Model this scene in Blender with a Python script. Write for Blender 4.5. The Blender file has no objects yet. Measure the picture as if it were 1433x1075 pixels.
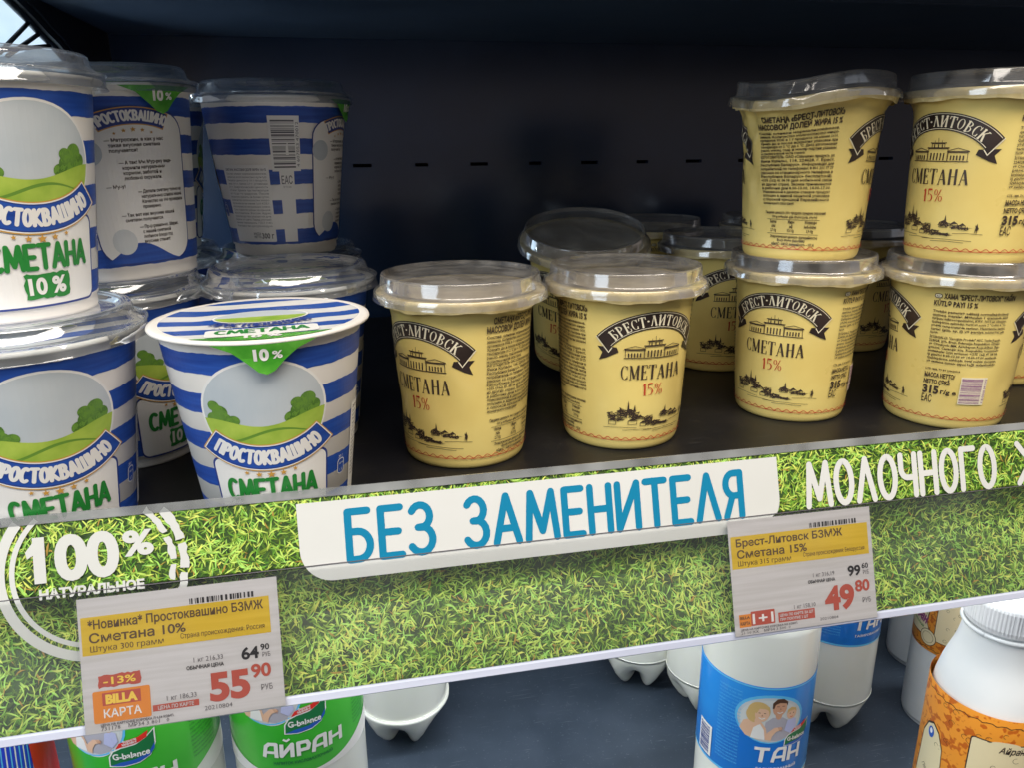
import bpy, bmesh, math, random
import numpy as np
from mathutils import Vector, Matrix
from mathutils.geometry import tessellate_polygon
R = math.radians
rnd = random.Random(7)
S = 0.001                      # everything below is written in millimetres
SC = bpy.context.scene
COL = SC.collection

# ------------------------------------------------------------------ camera, world, lamps, exposure
def look_rot(yaw, pitch, roll):
    f = Vector((math.sin(yaw)*math.cos(pitch), math.cos(yaw)*math.cos(pitch), -math.sin(pitch)))
    r = Vector((math.cos(yaw), -math.sin(yaw), 0)); u = r.cross(f)
    c, s = math.cos(roll), math.sin(roll)
    r2 = c*r + s*u; u2 = -s*r + c*u
    return Matrix((r2, u2, -f)).transposed()
cam = bpy.data.cameras.new('camera'); co = bpy.data.objects.new('camera', cam); COL.objects.link(co)
co.matrix_world = Matrix.Translation(Vector((4.7, -346.8, 168.9))*S) @ look_rot(.208, .300, -.009).to_4x4()
cam.sensor_width = 36; cam.lens = 36*1085/1433; cam.clip_start = .01; cam.clip_end = 50
SC.camera = co

w = bpy.data.worlds.new('World'); SC.world = w; w.use_nodes = True
bg = w.node_tree.nodes['Background']; bg.inputs[1].default_value = .8
_tc_, _sx = w.node_tree.nodes.new('ShaderNodeTexCoord'), w.node_tree.nodes.new('ShaderNodeSeparateXYZ'); _cr = w.node_tree.nodes.new('ShaderNodeValToRGB')
_mr = w.node_tree.nodes.new('ShaderNodeMapRange'); _mr.inputs[1].default_value = -1      # a shop: warm shelves at eye level, paler ceiling
for _a, _b in ((_tc_.outputs['Generated'], _sx.inputs[0]), (_sx.outputs['Z'], _mr.inputs[0]), (_mr.outputs[0], _cr.inputs[0]), (_cr.outputs[0], bg.inputs[0])): w.node_tree.links.new(_a, _b)
_e = _cr.color_ramp.elements; _e[0].color = (.10, .105, .115, 1); _e[1].color = (.20, .23, .27, 1)
for _p, _c in ((.40, (.13, .12, .12, 1)), (.50, (.25, .20, .18, 1)), (.56, (.30, .265, .25, 1)), (.68, (.18, .19, .21, 1))): _q = _e.new(_p); _q.color = _c

def area(name, loc, target, sx, sy, power, color):
    l = bpy.data.lights.new(name, 'AREA'); l.shape = 'RECTANGLE'; l.size = sx*S; l.size_y = sy*S
    l.energy = power; l.color = color
    o = bpy.data.objects.new(name, l); COL.objects.link(o)
    d = (Vector(target) - Vector(loc)); o.matrix_world = Matrix.Translation(Vector(loc)*S) @ d.to_track_quat('-Z', 'Y').to_matrix().to_4x4()
    return o
area('upper_front_light', (260, -620, 1050), (180, 40, 60), 1500, 420, 24, (1, .91, .80))  # store ceiling lamp, above and in front
area('upper_front_light', (-900, -650, 700), (-120, 20, 100), 500, 900, 11, (.76, .88, 1))  # added cool light from the left for the bluish cups, not a ceiling fixture
area('under_shelf_light', (180, -14, -34), (180, 60, -300), 1300, 14, 1.1, (.93, .97, 1))  # LED strip under the shelf front
area('under_shelf_light', (180, 190, -30), (180, 220, -300), 1300, 14, 4.2, (.93, .97, 1))  # added fill further back to brighten the rear bottles, no known fixture
SC.view_settings.view_transform = 'Standard'; SC.view_settings.look = 'None'; SC.view_settings.exposure = 0; SC.view_settings.gamma = 1
SC.cycles.max_bounces = 8; SC.cycles.transparent_max_bounces = 24; SC.cycles.glossy_bounces = 4
SC.cycles.diffuse_bounces = 3; SC.cycles.sample_clamp_indirect = 4
SC.cycles.use_denoising = True

# ------------------------------------------------------------------ materials
def mat(name, col, rough=.5, spec=.5, metal=0, coat=0, sss=0, trans=0):
    m = bpy.data.materials.new(name); m.use_nodes = True
    b = m.node_tree.nodes['Principled BSDF']
    b.inputs['Base Color'].default_value = (*col, 1); b.inputs['Roughness'].default_value = rough
    b.inputs['Specular IOR Level'].default_value = spec; b.inputs['Metallic'].default_value = metal
    b.inputs['Coat Weight'].default_value = coat; b.inputs['Coat Roughness'].default_value = .12
    return m
def N(m, t, **kw):
    n = m.node_tree.nodes.new(t)
    for k, v in kw.items(): setattr(n, k, v)
    return n
def LK(m, a, b): m.node_tree.links.new(a, b)
def BS(m): return m.node_tree.nodes['Principled BSDF']
def mottled(m, c1, c2, scale, detail=4, stretch=(1, 1, 1), bump=0, rough=None, lo=.35, hi=.65, dist=.001):
    tc = N(m, 'ShaderNodeTexCoord'); mp = N(m, 'ShaderNodeMapping'); mp.inputs['Scale'].default_value = stretch
    no = N(m, 'ShaderNodeTexNoise'); no.inputs['Scale'].default_value = scale; no.inputs['Detail'].default_value = detail
    rp = N(m, 'ShaderNodeValToRGB'); e = rp.color_ramp.elements
    e[0].position = lo; e[1].position = hi; e[0].color = (*c1, 1); e[1].color = (*c2, 1)
    LK(m, tc.outputs['Object'], mp.inputs[0]); LK(m, mp.outputs[0], no.inputs['Vector']); LK(m, no.outputs[0], rp.inputs[0])
    LK(m, rp.outputs[0], BS(m).inputs['Base Color'])
    if bump:
        bp = N(m, 'ShaderNodeBump'); bp.inputs['Strength'].default_value = bump; bp.inputs['Distance'].default_value = dist
        LK(m, no.outputs[0], bp.inputs['Height']); LK(m, bp.outputs[0], BS(m).inputs['Normal'])
    if rough:
        mr = N(m, 'ShaderNodeMapRange'); mr.inputs[3].default_value = rough[0]; mr.inputs[4].default_value = rough[1]
        LK(m, no.outputs[0], mr.inputs[0]); LK(m, mr.outputs[0], BS(m).inputs['Roughness'])
    return m
def clear(name, tint=(.93, .95, .96), base=.06, edge=.55, rough=.06, haze=.05, hazecol=(.8, .82, .85), bump=0, bscale=120):
    """thin clear plastic: lets light straight through, reflects more at grazing angles, faint milky haze"""
    m = bpy.data.materials.new(name); m.use_nodes = True; nt = m.node_tree; nt.nodes.clear()
    out = N(m, 'ShaderNodeOutputMaterial'); tr = N(m, 'ShaderNodeBsdfTransparent'); tr.inputs[0].default_value = (*tint, 1)
    gl = N(m, 'ShaderNodeBsdfGlossy'); gl.inputs['Roughness'].default_value = rough; gl.inputs[0].default_value = (.95, .97, 1, 1)
    df = N(m, 'ShaderNodeBsdfDiffuse'); df.inputs[0].default_value = (*hazecol, 1)
    lw = N(m, 'ShaderNodeLayerWeight'); lw.inputs[0].default_value = .35
    mr = N(m, 'ShaderNodeMapRange'); mr.inputs[3].default_value = base; mr.inputs[4].default_value = edge
    LK(m, lw.outputs['Fresnel'], mr.inputs[0])
    m1 = N(m, 'ShaderNodeMixShader'); m2 = N(m, 'ShaderNodeMixShader')
    LK(m, mr.outputs[0], m1.inputs[0]); LK(m, tr.outputs[0], m1.inputs[1]); LK(m, gl.outputs[0], m1.inputs[2])
    m2.inputs[0].default_value = haze; LK(m, m1.outputs[0], m2.inputs[1]); LK(m, df.outputs[0], m2.inputs[2])
    LK(m, m2.outputs[0], out.inputs[0])
    if bump:
        tc = N(m, 'ShaderNodeTexCoord'); no = N(m, 'ShaderNodeTexNoise'); no.inputs['Scale'].default_value = bscale
        bp = N(m, 'ShaderNodeBump'); bp.inputs['Strength'].default_value = bump; bp.inputs['Distance'].default_value = .002
        LK(m, tc.outputs['Object'], no.inputs[0]); LK(m, no.outputs[0], bp.inputs['Height']); LK(m, bp.outputs[0], gl.inputs['Normal'])
        mr2 = N(m, 'ShaderNodeMapRange'); mr2.inputs[1].default_value = .35; mr2.inputs[2].default_value = .7
        mr2.inputs[3].default_value = haze*.5; mr2.inputs[4].default_value = haze*1.8
        LK(m, no.outputs[0], mr2.inputs[0]); LK(m, mr2.outputs[0], m2.inputs[0])
    return m
M = {}
M['navy'] = mottled(mat('navy_panel', (.010, .016, .030), .3, .75), (.009, .025, .062), (.015, .036, .082), 9, bump=.03, rough=(.16, .26))
M['navy2'] = mottled(mat('navy_shelf_underside', (.012, .022, .040), .5, .4), (.034, .062, .11), (.044, .076, .13), 14, rough=(.4, .6))
M['shelf'] = mottled(mat('black_shelf', (.010, .010, .011), .42, .4), (.006, .006, .008), (.011, .010, .011), 30, rough=(.34, .5), bump=.04)
M['lowshelf'] = mottled(mat('blue_grey_shelf', (.028, .040, .058), .5, .35), (.026, .038, .056), (.036, .050, .072), 22, rough=(.42, .58), bump=.05)
for _k, _c in (('shelf', (.06, .058, .055)), ('lowshelf', (.11, .13, .15))):      # fine scratches and dust
    m_ = M[_k]; tc = N(m_, 'ShaderNodeTexCoord'); mp_ = N(m_, 'ShaderNodeMapping'); mp_.inputs['Scale'].default_value = (6, 90, 1); mp_.inputs['Rotation'].default_value = (0, 0, .35)
    n1 = N(m_, 'ShaderNodeTexNoise'); n1.inputs['Scale'].default_value = 7; n1.inputs['Detail'].default_value = 3; n2 = N(m_, 'ShaderNodeTexNoise'); n2.inputs['Scale'].default_value = 420; n2.inputs['Detail'].default_value = 2
    r1 = N(m_, 'ShaderNodeMapRange'); r1.inputs[1].default_value = .66; r1.inputs[2].default_value = .74; r2 = N(m_, 'ShaderNodeMapRange'); r2.inputs[1].default_value = .66; r2.inputs[2].default_value = .74
    ad = N(m_, 'ShaderNodeMath', operation='MAXIMUM'); ml = N(m_, 'ShaderNodeMath', operation='MULTIPLY'); ml.inputs[1].default_value = .55; mx = N(m_, 'ShaderNodeMix', data_type='RGBA'); mx.inputs[7].default_value = (*_c, 1)
    src = BS(m_).inputs['Base Color'].links[0].from_socket
    LK(m_, tc.outputs['Object'], mp_.inputs[0]); LK(m_, mp_.outputs[0], n1.inputs['Vector']); LK(m_, tc.outputs['Object'], n2.inputs['Vector']); LK(m_, n1.outputs[0], r1.inputs[0]); LK(m_, n2.outputs[0], r2.inputs[0])
    LK(m_, r1.outputs[0], ad.inputs[0]); LK(m_, r2.outputs[0], ad.inputs[1]); LK(m_, ad.outputs[0], ml.inputs[0]); LK(m_, ml.outputs[0], mx.inputs[0]); LK(m_, src, mx.inputs[6]); LK(m_, mx.outputs[2], BS(m_).inputs['Base Color'])
M['slot'] = mat('slot_dark', (.006, .008, .012), .8, .1)
M['black'] = mat('black_plastic', (.012, .016, .024), .45, .4)
M['pale'] = mottled(mat('pale_steel', (.45, .56, .66), .4, .4), (.33, .44, .55), (.62, .72, .80), 9, rough=(.35, .55))
M['white'] = mat('white_print', (.80, .78, .74), .45)
M['pwhite'] = mat('paper_white', (.78, .77, .75), .5)
M['cupwhite'] = mottled(mat('cup_board', (.78, .74, .68), .42, .45), (.76, .72, .66), (.82, .78, .72), 30)
M['yellow'] = mottled(mat('yellow_sleeve', (.80, .63, .23), .34, .5), (.76, .575, .175), (.82, .65, .215), 26, bump=.16, rough=(.22, .40), dist=.0018)
BS(M['yellow']).inputs['Coat Weight'].default_value = .35; BS(M['yellow']).inputs['Coat Roughness'].default_value = .16
M['foil'] = mottled(mat('yellow_foil', (.78, .64, .32), .26, .6, metal=.0), (.70, .56, .25), (.86, .74, .42), 60, bump=.55, rough=(.18, .38), dist=.0015)
M['membrane'] = mottled(mat('grey_foil_membrane', (.30, .26, .21), .32, .6), (.30, .25, .18), (.52, .45, .32), 34, bump=.4, rough=(.2, .45), dist=.002)
M['brown'] = mottled(mat('brown_ribbon_ink', (.030, .018, .014), .42), (.022, .013, .010), (.045, .028, .022), 60)
M['ink'] = mat('dark_ink', (.05, .032, .022), .45)
M['cream'] = mat('cream_ink', (.80, .72, .52), .45)
M['red'] = mat('red_ink', (.50, .045, .02), .45)
M['blue'] = mottled(mat('blue_ink', (.018, .085, .40), .4), (.010, .048, .27), (.022, .088, .40), 40, stretch=(1, 1, 12), lo=.3, hi=.7)
M['dblue'] = mat('navy_ink', (.022, .045, .22), .4)
M['gold'] = mat('gold_ink', (.58, .31, .06), .4)
M['green'] = mat('green_ink', (.02, .22, .035), .4)
M['lgreen'] = mottled(mat('meadow_ink', (.25, .42, .04), .4), (.20, .36, .03), (.42, .55, .08), 70, lo=.3, hi=.7)
M['dgreen'] = mottled(mat('bush_ink', (.09, .20, .03), .4), (.06, .15, .02), (.14, .28, .05), 120)
M['bush2'] = mat('bush_dark_ink', (.13, .27, .035), .4); M['meadow2'] = mottled(mat('pale_meadow_ink', (.36, .50, .05), .4), (.30, .44, .04), (.48, .60, .10), 90)
M['sky'] = mottled(mat('grey_sky_ink', (.50, .54, .56), .42), (.46, .51, .54), (.60, .62, .62), 20)
M['black_ink'] = mat('black_ink', (.015, .015, .018), .45)
M['grey_ink'] = mat('grey_ink', (.12, .11, .12), .5)
M['purple'] = mat('purple_ink', (.25, .06, .22), .45)
M['teal'] = mat('teal_ink', (.0, .20, .36), .4)
M['bannerwhite'] = mottled(mat('banner_white', (.64, .64, .60), .42), (.61, .61, .57), (.66, .66, .63), 12)
M['tagred'] = mat('tag_red_ink', (.46, .075, .045), .5)
M['tagorange'] = mat('tag_orange_ink', (.72, .24, .02), .5)
M['tagyellow'] = mottled(mat('tag_yellow_ink', (.75, .50, .02), .5), (.60, .40, .012), (.68, .47, .03), 50, stretch=(.4, 6, 6))
M['textyellow'] = mat('text_yellow_ink', (.85, .60, .08), .5)
M['tagbrown'] = mat('tag_brown_ink', (.10, .055, .02), .5)
M['tagpaper'] = mottled(mat('tag_paper', (.58, .55, .53), .5), (.53, .51, .50), (.62, .60, .60), 60, stretch=(.35, 9, 9), lo=.3, hi=.7)
M['lid'] = clear('clear_lid', base=.07, edge=.7, rough=.06, haze=.06, hazecol=(.75, .78, .82), bump=.25, bscale=80)
M['lidgrey'] = clear('clear_lid_smoky', tint=(.92, .90, .88), base=.06, edge=.55, rough=.10, haze=.13, hazecol=(.56, .53, .49), bump=.16, bscale=70)
M['cover'] = clear('clear_rail_cover', tint=(.97, .98, .99), base=.03, edge=.4, rough=.12, haze=.022, hazecol=(.85, .88, .92), bump=.12, bscale=14)
M['sleeve'] = clear('clear_tag_sleeve', tint=(.99, .99, .99), base=.03, edge=.45, rough=.14, haze=.015, hazecol=(.85, .88, .92), bump=.3, bscale=30)
M['lip'] = clear('clear_rail_edge', tint=(.75, .77, .78), base=.12, edge=.6, rough=.15, haze=.38, hazecol=(.42, .43, .42), bump=.1, bscale=40)
M['strip'] = mottled(mat('lilac_plastic_edge', (.55, .58, .72), .25, .6, coat=.4), (.50, .53, .66), (.66, .69, .82), 12, stretch=(.3, 6, 6))
M['milk'] = mottled(mat('milky_bottle', (.76, .76, .68), .22, .5, coat=.35), (.72, .73, .66), (.80, .80, .73), 9, bump=.12, dist=.002)
BS(M['milk']).inputs['Subsurface Weight'].default_value = .25; BS(M['milk']).inputs['Subsurface Radius'].default_value = (.012, .012, .009)
M['hdpe'] = mottled(mat('white_plastic_bottle', (.78, .80, .80), .3, .5), (.64, .67, .68), (.72, .73, .72), 16, bump=.06)
M['capw'] = mat('white_cap', (.82, .82, .82), .35)
M['lblue'] = mottled(mat('blue_label', (.010, .22, .68), .28, .5, coat=.3), (.006, .17, .62), (.03, .30, .74), 10)
M['lcyan'] = mat('light_blue_label_ink', (.12, .50, .82), .35)
M['lgrn'] = mottled(mat('green_label', (.05, .52, .03), .28, .5, coat=.3), (.03, .44, .02), (.10, .60, .06), 12)
M['dgrn'] = mat('dark_green_ink', (.01, .14, .05), .35)
M['lred'] = mat('scarlet_ink', (.72, .03, .02), .35)
M['leafgrn'] = mat('leaf_green_ink', (.012, .17, .05), .35)
M['lbl2'] = mat('royal_ink', (.02, .10, .45), .35)
M['skin'] = mat('printed_skin', (.62, .33, .20), .4); M['skin2'] = mat('printed_skin_light', (.75, .47, .31), .4)
M['hairb'] = mat('printed_blond_hair', (.62, .42, .16), .4); M['haird'] = mat('printed_dark_hair', (.09, .04, .02), .4)
M['shirt'] = mat('printed_grey_shirt', (.42, .40, .44), .4); M['lav'] = mat('printed_lavender_shirt', (.48, .50, .72), .4)
M['orange'] = mottled(mat('orange_ornament_label', (.72, .24, .02), .35), (.52, .12, .01), (.80, .30, .03), 230, detail=1.5, lo=.40, hi=.47)
M['ocream'] = mat('cream_label', (.72, .62, .38), .4)
M['violet'] = mat('violet_ink', (.26, .03, .16), .4)
M['strpblue'] = mat('blue_stripe_label', (.02, .05, .55), .35)

# ------------------------------------------------------------------ objects
def link(name, data, parent=None, loc=None, rotz=0):
    o = bpy.data.objects.new(name, data); COL.objects.link(o); o.parent = parent
    if loc is not None: o.location = Vector(loc)*S
    if rotz: o.rotation_euler[2] = rotz
    return o
def mesh(name, verts, faces, mats, fmats=None, smooth=False):
    me = bpy.data.meshes.new(name)
    v = np.asarray(verts, float)*S
    me.from_pydata(v.tolist(), [], faces)
    for m in (mats if isinstance(mats, (list, tuple)) else [mats]): me.materials.append(M[m] if isinstance(m, str) else m)
    if fmats is not None: me.polygons.foreach_set('material_index', fmats)
    if smooth: me.polygons.foreach_set('use_smooth', [True]*len(me.polygons))
    me.update(); return me
def thing(name, label, cat, loc=(0, 0, 0), rotz=0, group=None):
    o = link(name, None, None, loc, rotz); o.empty_display_size = .02
    o['label'] = label; o['category'] = cat
    if group: o['group'] = group
    return o
def struct(o): o['kind'] = 'structure'; return o
def box_vf(x0, x1, y0, y1, z0, z1, bev=0):
    bm = bmesh.new(); bmesh.ops.create_cube(bm, size=1)
    for v in bm.verts:
        v.co = Vector((x0 if v.co.x < 0 else x1, y0 if v.co.y < 0 else y1, z0 if v.co.z < 0 else z1))
    if bev: bmesh.ops.bevel(bm, geom=bm.edges[:], offset=bev, segments=2, affect='EDGES')
    bm.verts.index_update()
    r = [tuple(v.co) for v in bm.verts], [[v.index for v in f.verts] for f in bm.faces]
    bm.free(); return r
def box(name, x0, x1, y0, y1, z0, z1, m, parent=None, bev=0):
    v, f = box_vf(x0, x1, y0, y1, z0, z1, bev)
    return link(name, mesh(name, v, f, m), parent)
def lathe(name, prof, m, seg=128, fn=None, parent=None, closed=False, smooth=True, post=None):
    """prof: list of (radius, z); fn(theta, r, z)->(r, z) for local shape"""
    V = []; F = []
    n = len(prof)
    for i in range(seg):
        th = 2*math.pi*i/seg
        for r, z in prof:
            rr, zz = (r, z) if fn is None else fn(th, r, z)
            V.append((rr*math.sin(th), -rr*math.cos(th), zz))     # theta 0 faces -Y, grows towards +X
    if post: V = [post(v) for v in V]
    for i in range(seg):
        j = (i+1) % seg
        for k in range(n-1):
            F.append((i*n+k, j*n+k, j*n+k+1, i*n+k+1))
    if prof[0][0] > .01 and closed: F.append([i*n for i in range(seg)][::-1])
    o = link(name, mesh(name, V, F, m, smooth=smooth), parent)
    return o
def tube(pts, rad, seg=8):
    V = []; F = []; P = [Vector(p) for p in pts]
    for i, p in enumerate(P):
        d = (P[min(i+1, len(P)-1)] - P[max(i-1, 0)]).normalized()
        a = d.orthogonal().normalized() if i == 0 else (a - d*a.dot(d)).normalized(); b = d.cross(a)
        for k in range(seg):
            t = 2*math.pi*k/seg; V.append(tuple(p + (a*math.cos(t) + b*math.sin(t))*rad))
    for i in range(len(P)-1):
        for k in range(seg):
            F.append((i*seg+k, i*seg+(k+1) % seg, (i+1)*seg+(k+1) % seg, (i+1)*seg+k))
    F.append(list(range(seg))[::-1]); F.append([(len(P)-1)*seg+k for k in range(seg)])
    return V, F

# ------------------------------------------------------------------ flat printing: words, strokes and shapes, later laid on a surface
_tc = {}
_tcu = bpy.data.curves.new('type', 'FONT'); _to = bpy.data.objects.new('type', _tcu); COL.objects.link(_to)
def _area(P): return sum(P[i][0]*P[(i+1) % len(P)][1]-P[(i+1) % len(P)][0]*P[i][1] for i in range(len(P)))/2
def _inside(p, P):
    c = False
    for i in range(len(P)):
        a, b = P[i-1], P[i]
        if (a[1] > p[1]) != (b[1] > p[1]) and p[0] < (b[0]-a[0])*(p[1]-a[1])/(b[1]-a[1])+a[0]: c = not c
    return c
def text_mesh(s, bold=0, res=2, shear=0):
    """outlines of the built-in type, every closed outline filled on its own; returns three groups so that outlines that overlap never share a level"""
    k = (s, bold, res, shear)
    if k in _tc: return _tc[k]
    _tcu.body = s; _tcu.size = 1; _tcu.shear = shear
    dg = bpy.context.evaluated_depsgraph_get(); dg.update(); cu = _to.evaluated_get(dg).to_curve(dg)
    C = []
    for sp in cu.splines:
        B = sp.bezier_points; P = []
        for i in range(len(B)):
            a, b = B[i], B[(i+1) % len(B)]; p0, p1, p2, p3 = (Vector(q[:2]) for q in (a.co, a.handle_right, b.handle_left, b.co))
            d = (p3-p0); L = d.length
            if L < 1e-5: continue
            st = abs(d.cross(p1-p0))/L < .002 and abs(d.cross(p2-p0))/L < .002
            n = 1 if st else res
            for q in range(n):
                t = q/n; P.append((p0*(1-t)**3+p1*3*t*(1-t)**2+p2*3*t*t*(1-t)+p3*t**3)[:])
        if len(P) > 2: C.append([P, sp.character_index, _area(P)])
    _to.to_curve_clear(); _to.evaluated_get(dg).to_curve_clear()
    out = [([], []) for _ in range(3)]; hol = {}; outer = []
    for i, (P, ci, a) in enumerate(C):
        host = None
        for j, (Q, cj, b) in enumerate(C):
            if j != i and ci == cj and a*b < 0 and abs(b) > abs(a) and _inside(P[0], Q): host = j
        if host is None: outer.append(i)
        else: hol.setdefault(host, []).append(i)
    def off(P, a, d):      # push an outline outwards by d (d < 0: inwards)
        if not d: return P
        sg = 1 if a > 0 else -1; n = len(P); o = []
        for i in range(n):
            u = (Vector(P[i])-Vector(P[i-1])).normalized(); v = (Vector(P[(i+1) % n])-Vector(P[i])).normalized()
            nn = Vector((u.y+v.y, -u.x-v.x))*sg
            nn = nn.normalized() if nn.length > 1e-4 else Vector((u.y, -u.x))*sg
            o.append(tuple(Vector(P[i])+nn*d/max(.55, nn.dot(Vector((u.y, -u.x))*sg))))
        return o
    for q, i in enumerate(outer):
        loops = [off(C[i][0], C[i][2], bold)]+[off(C[h][0], C[h][2], -bold) for h in hol.get(i, [])]
        V, F = out[q % 3]; n = len(V); pts = [p for l in loops for p in l]
        for t in tessellate_polygon([[Vector((p[0], p[1], 0)) for p in l] for l in loops]):
            a, b, c = (pts[x] for x in t)
            cr = (b[0]-a[0])*(c[1]-a[1])-(b[1]-a[1])*(c[0]-a[0])
            if abs(cr) > 1e-9: F.append([n+x for x in (t if cr > 0 else t[::-1])])
        V.extend(pts)
    _tc[k] = [(np.array(V), F) for V, F in out if V]
    return _tc[k]
CAP = .682
class Art:
    def __init__(s): s.el = {}; s.n = 0
    def add(s, el, m, v, f, lift=0, fine=False):
        s.n += 1
        e = s.el.setdefault(el, [])
        e.append((m, np.asarray(v, float), f, .10 + lift*.05 + s.n*.0006, fine))
    def poly(s, el, m, pts, lift=0):
        pts = [tuple(p) for p in pts]
        a = sum(pts[i][0]*pts[(i+1) % len(pts)][1]-pts[(i+1) % len(pts)][0]*pts[i][1] for i in range(len(pts)))
        if a < 0: pts = pts[::-1]
        tri = tessellate_polygon([[Vector((p[0], p[1], 0)) for p in pts]])
        f = []
        for t in tri:
            p, q, r = (pts[i] for i in t)
            c = (q[0]-p[0])*(r[1]-p[1])-(q[1]-p[1])*(r[0]-p[0])
            f.append(list(t) if c > 0 else list(t)[::-1])
        s.add(el, m, pts, f, lift)
    def rect(s, el, m, x0, x1, y0, y1, lift=0, r=0, jag=0):
        if jag:
            P = []; n = 14
            for i in range(n+1): P.append((x0+(x1-x0)*i/n, y0+rnd.uniform(-jag, jag)))
            for i in range(1, 5): P.append((x1+rnd.uniform(-jag, jag)*1.6, y0+(y1-y0)*i/5))
            for i in range(n+1): P.append((x1-(x1-x0)*i/n, y1+rnd.uniform(-jag, jag)))
            for i in range(1, 5): P.append((x0+rnd.uniform(-jag, jag)*1.6, y1-(y1-y0)*i/5))
        elif r:
            P = []
            for cx, cy, a0 in ((x1-r, y1-r, 0), (x0+r, y1-r, 90), (x0+r, y0+r, 180), (x1-r, y0+r, 270)):
                for k in range(7): a = R(a0+15*k); P.append((cx+r*math.cos(a), cy+r*math.sin(a)))
        else: P = [(x0, y0), (x1, y0), (x1, y1), (x0, y1)]
        s.poly(el, m, P, lift)
    def disc(s, el, m, cx, cy, rx, ry=None, lift=0, n=48, rot=0):
        ry = ry or rx; c, q = math.cos(rot), math.sin(rot)
        s.poly(el, m, [(cx+rx*math.cos(t)*c-ry*math.sin(t)*q, cy+rx*math.cos(t)*q+ry*math.sin(t)*c) for t in [2*math.pi*i/n for i in range(n)]], lift)
    def band(s, el, m, outer, inner, lift=0, closed=False):
        """strip between two polylines of equal length"""
        n = len(outer); v = list(outer)+list(inner); f = []
        for i in range(n if closed else n-1):
            j = (i+1) % n; q = [i, j, n+j, n+i]
            p = [v[k] for k in q]; a = sum(p[k][0]*p[(k+1) % 4][1]-p[(k+1) % 4][0]*p[k][1] for k in range(4))
            f.append(q if a > 0 else q[::-1])
        s.add(el, m, v, f, lift)
    def ring(s, el, m, cx, cy, r0, r1, a0=0, a1=360, lift=0, ry=1, n=48):
        A = [R(a0+(a1-a0)*i/n) for i in range(n+1)]
        s.band(el, m, [(cx+r1*math.cos(a), cy+r1*ry*math.sin(a)) for a in A], [(cx+r0*math.cos(a), cy+r0*ry*math.sin(a)) for a in A], lift)
    def stroke(s, el, m, pts, w, lift=0, closed=False, cap=True, fine=False):
        P = [Vector(p) for p in pts]; n = len(P); h = w/2; L = []; Rr = []
        if n < 2: return
        if w > .6 and not closed:           # break the pen line at sharp corners, round joint between the pieces
            for i in range(1, n-1):
                if (P[i]-P[i-1]).normalized().dot((P[i+1]-P[i]).normalized()) < .6:
                    s.stroke(el, m, pts[:i+1], w, lift, cap=cap); s.stroke(el, m, pts[i:], w, lift, cap=cap)
                    if not cap: s.disc(el, m, P[i].x, P[i].y, h, lift=lift, n=14)
                    return
        for i in range(n):
            if closed: a = P[i]-P[i-1]; b = P[(i+1) % n]-P[i]
            else:
                a = P[i]-P[i-1] if i else P[1]-P[0]; b = P[i+1]-P[i] if i < n-1 else P[i]-P[i-1]
            a = a.normalized(); b = b.normalized(); na = Vector((-a.y, a.x)); nb = Vector((-b.y, b.x))
            mm = (na+nb)
            mm = mm.normalized() if mm.length > 1e-4 else na
            k = h/max(.55, mm.dot(na)); L.append(tuple(P[i]+mm*k)); Rr.append(tuple(P[i]-mm*k))
        s.band(el, m, L, Rr, lift, closed)
        if cap and not closed:
            for c, d in ((P[0], P[0]-P[1]), (P[-1], P[-1]-P[-2])):
                a0 = math.atan2(d.y, d.x)-math.pi/2
                s.poly(el, m, [(c.x+h*math.cos(a0+math.pi*k/6), c.y+h*math.sin(a0+math.pi*k/6)) for k in range(7)], lift)
    def text(s, el, m, t, x, y, cap, width=None, align='l', bold=0, lift=2, res=2, arc=None, sx=1, shear=0, rot=0, fine=True):
        if cap > 3.4 and res == 2: res = 5
        G = text_mesh(t, bold, res, shear)
        if not G: return
        x0 = min(v[:, 0].min() for v, f in G); W = max(v[:, 0].max() for v, f in G)-x0; k = cap/CAP
        kx = width/W if width else k*sx; W *= kx
        for v, f in G:
            v = v.copy(); v[:, 0] = (v[:, 0]-x0)*kx; v[:, 1] *= k
            if align == 'c': v[:, 0] -= W/2
            if align == 'r': v[:, 0] -= W
            if rot:
                c, q = math.cos(rot), math.sin(rot); v = np.stack([v[:, 0]*c-v[:, 1]*q, v[:, 0]*q+v[:, 1]*c], 1)
            if arc:      # arc: radius (+ bulges up, - smiles); baseline point x, y is the middle
                a = v[:, 0]/arc; r = arc+v[:, 1]
                v = np.stack([r*np.sin(a), r*np.cos(a)-arc], 1)
            v[:, 0] += x; v[:, 1] += y
            s.add(el, m, v, f, lift, fine)
    def write(s, el, m, t, x, y, cap, font, w, gap=.18, sx=1, align='c', arc=None, lift=2, width=None, cap_ends=True, thin=None):
        """letters drawn as pen strokes"""
        G = []; cx = 0
        for ch in t:
            if ch == ' ': cx += .42*sx; continue
            g = font[ch]; G.append((ch, cx)); cx += (g[0]+gap)*sx
        W = (cx-gap*sx)*cap
        if width: kx = width/W; W = width
        else: kx = 1
        x0 = {'c': -W/2, 'l': 0, 'r': -W}[align]
        def T(px, py):
            X = x0+px*cap*kx; Y = py*cap
            if arc: a = X/arc; r = arc+Y; return (x+r*math.sin(a), y+r*math.cos(a)-arc)
            return (x+X, y+Y)
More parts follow.
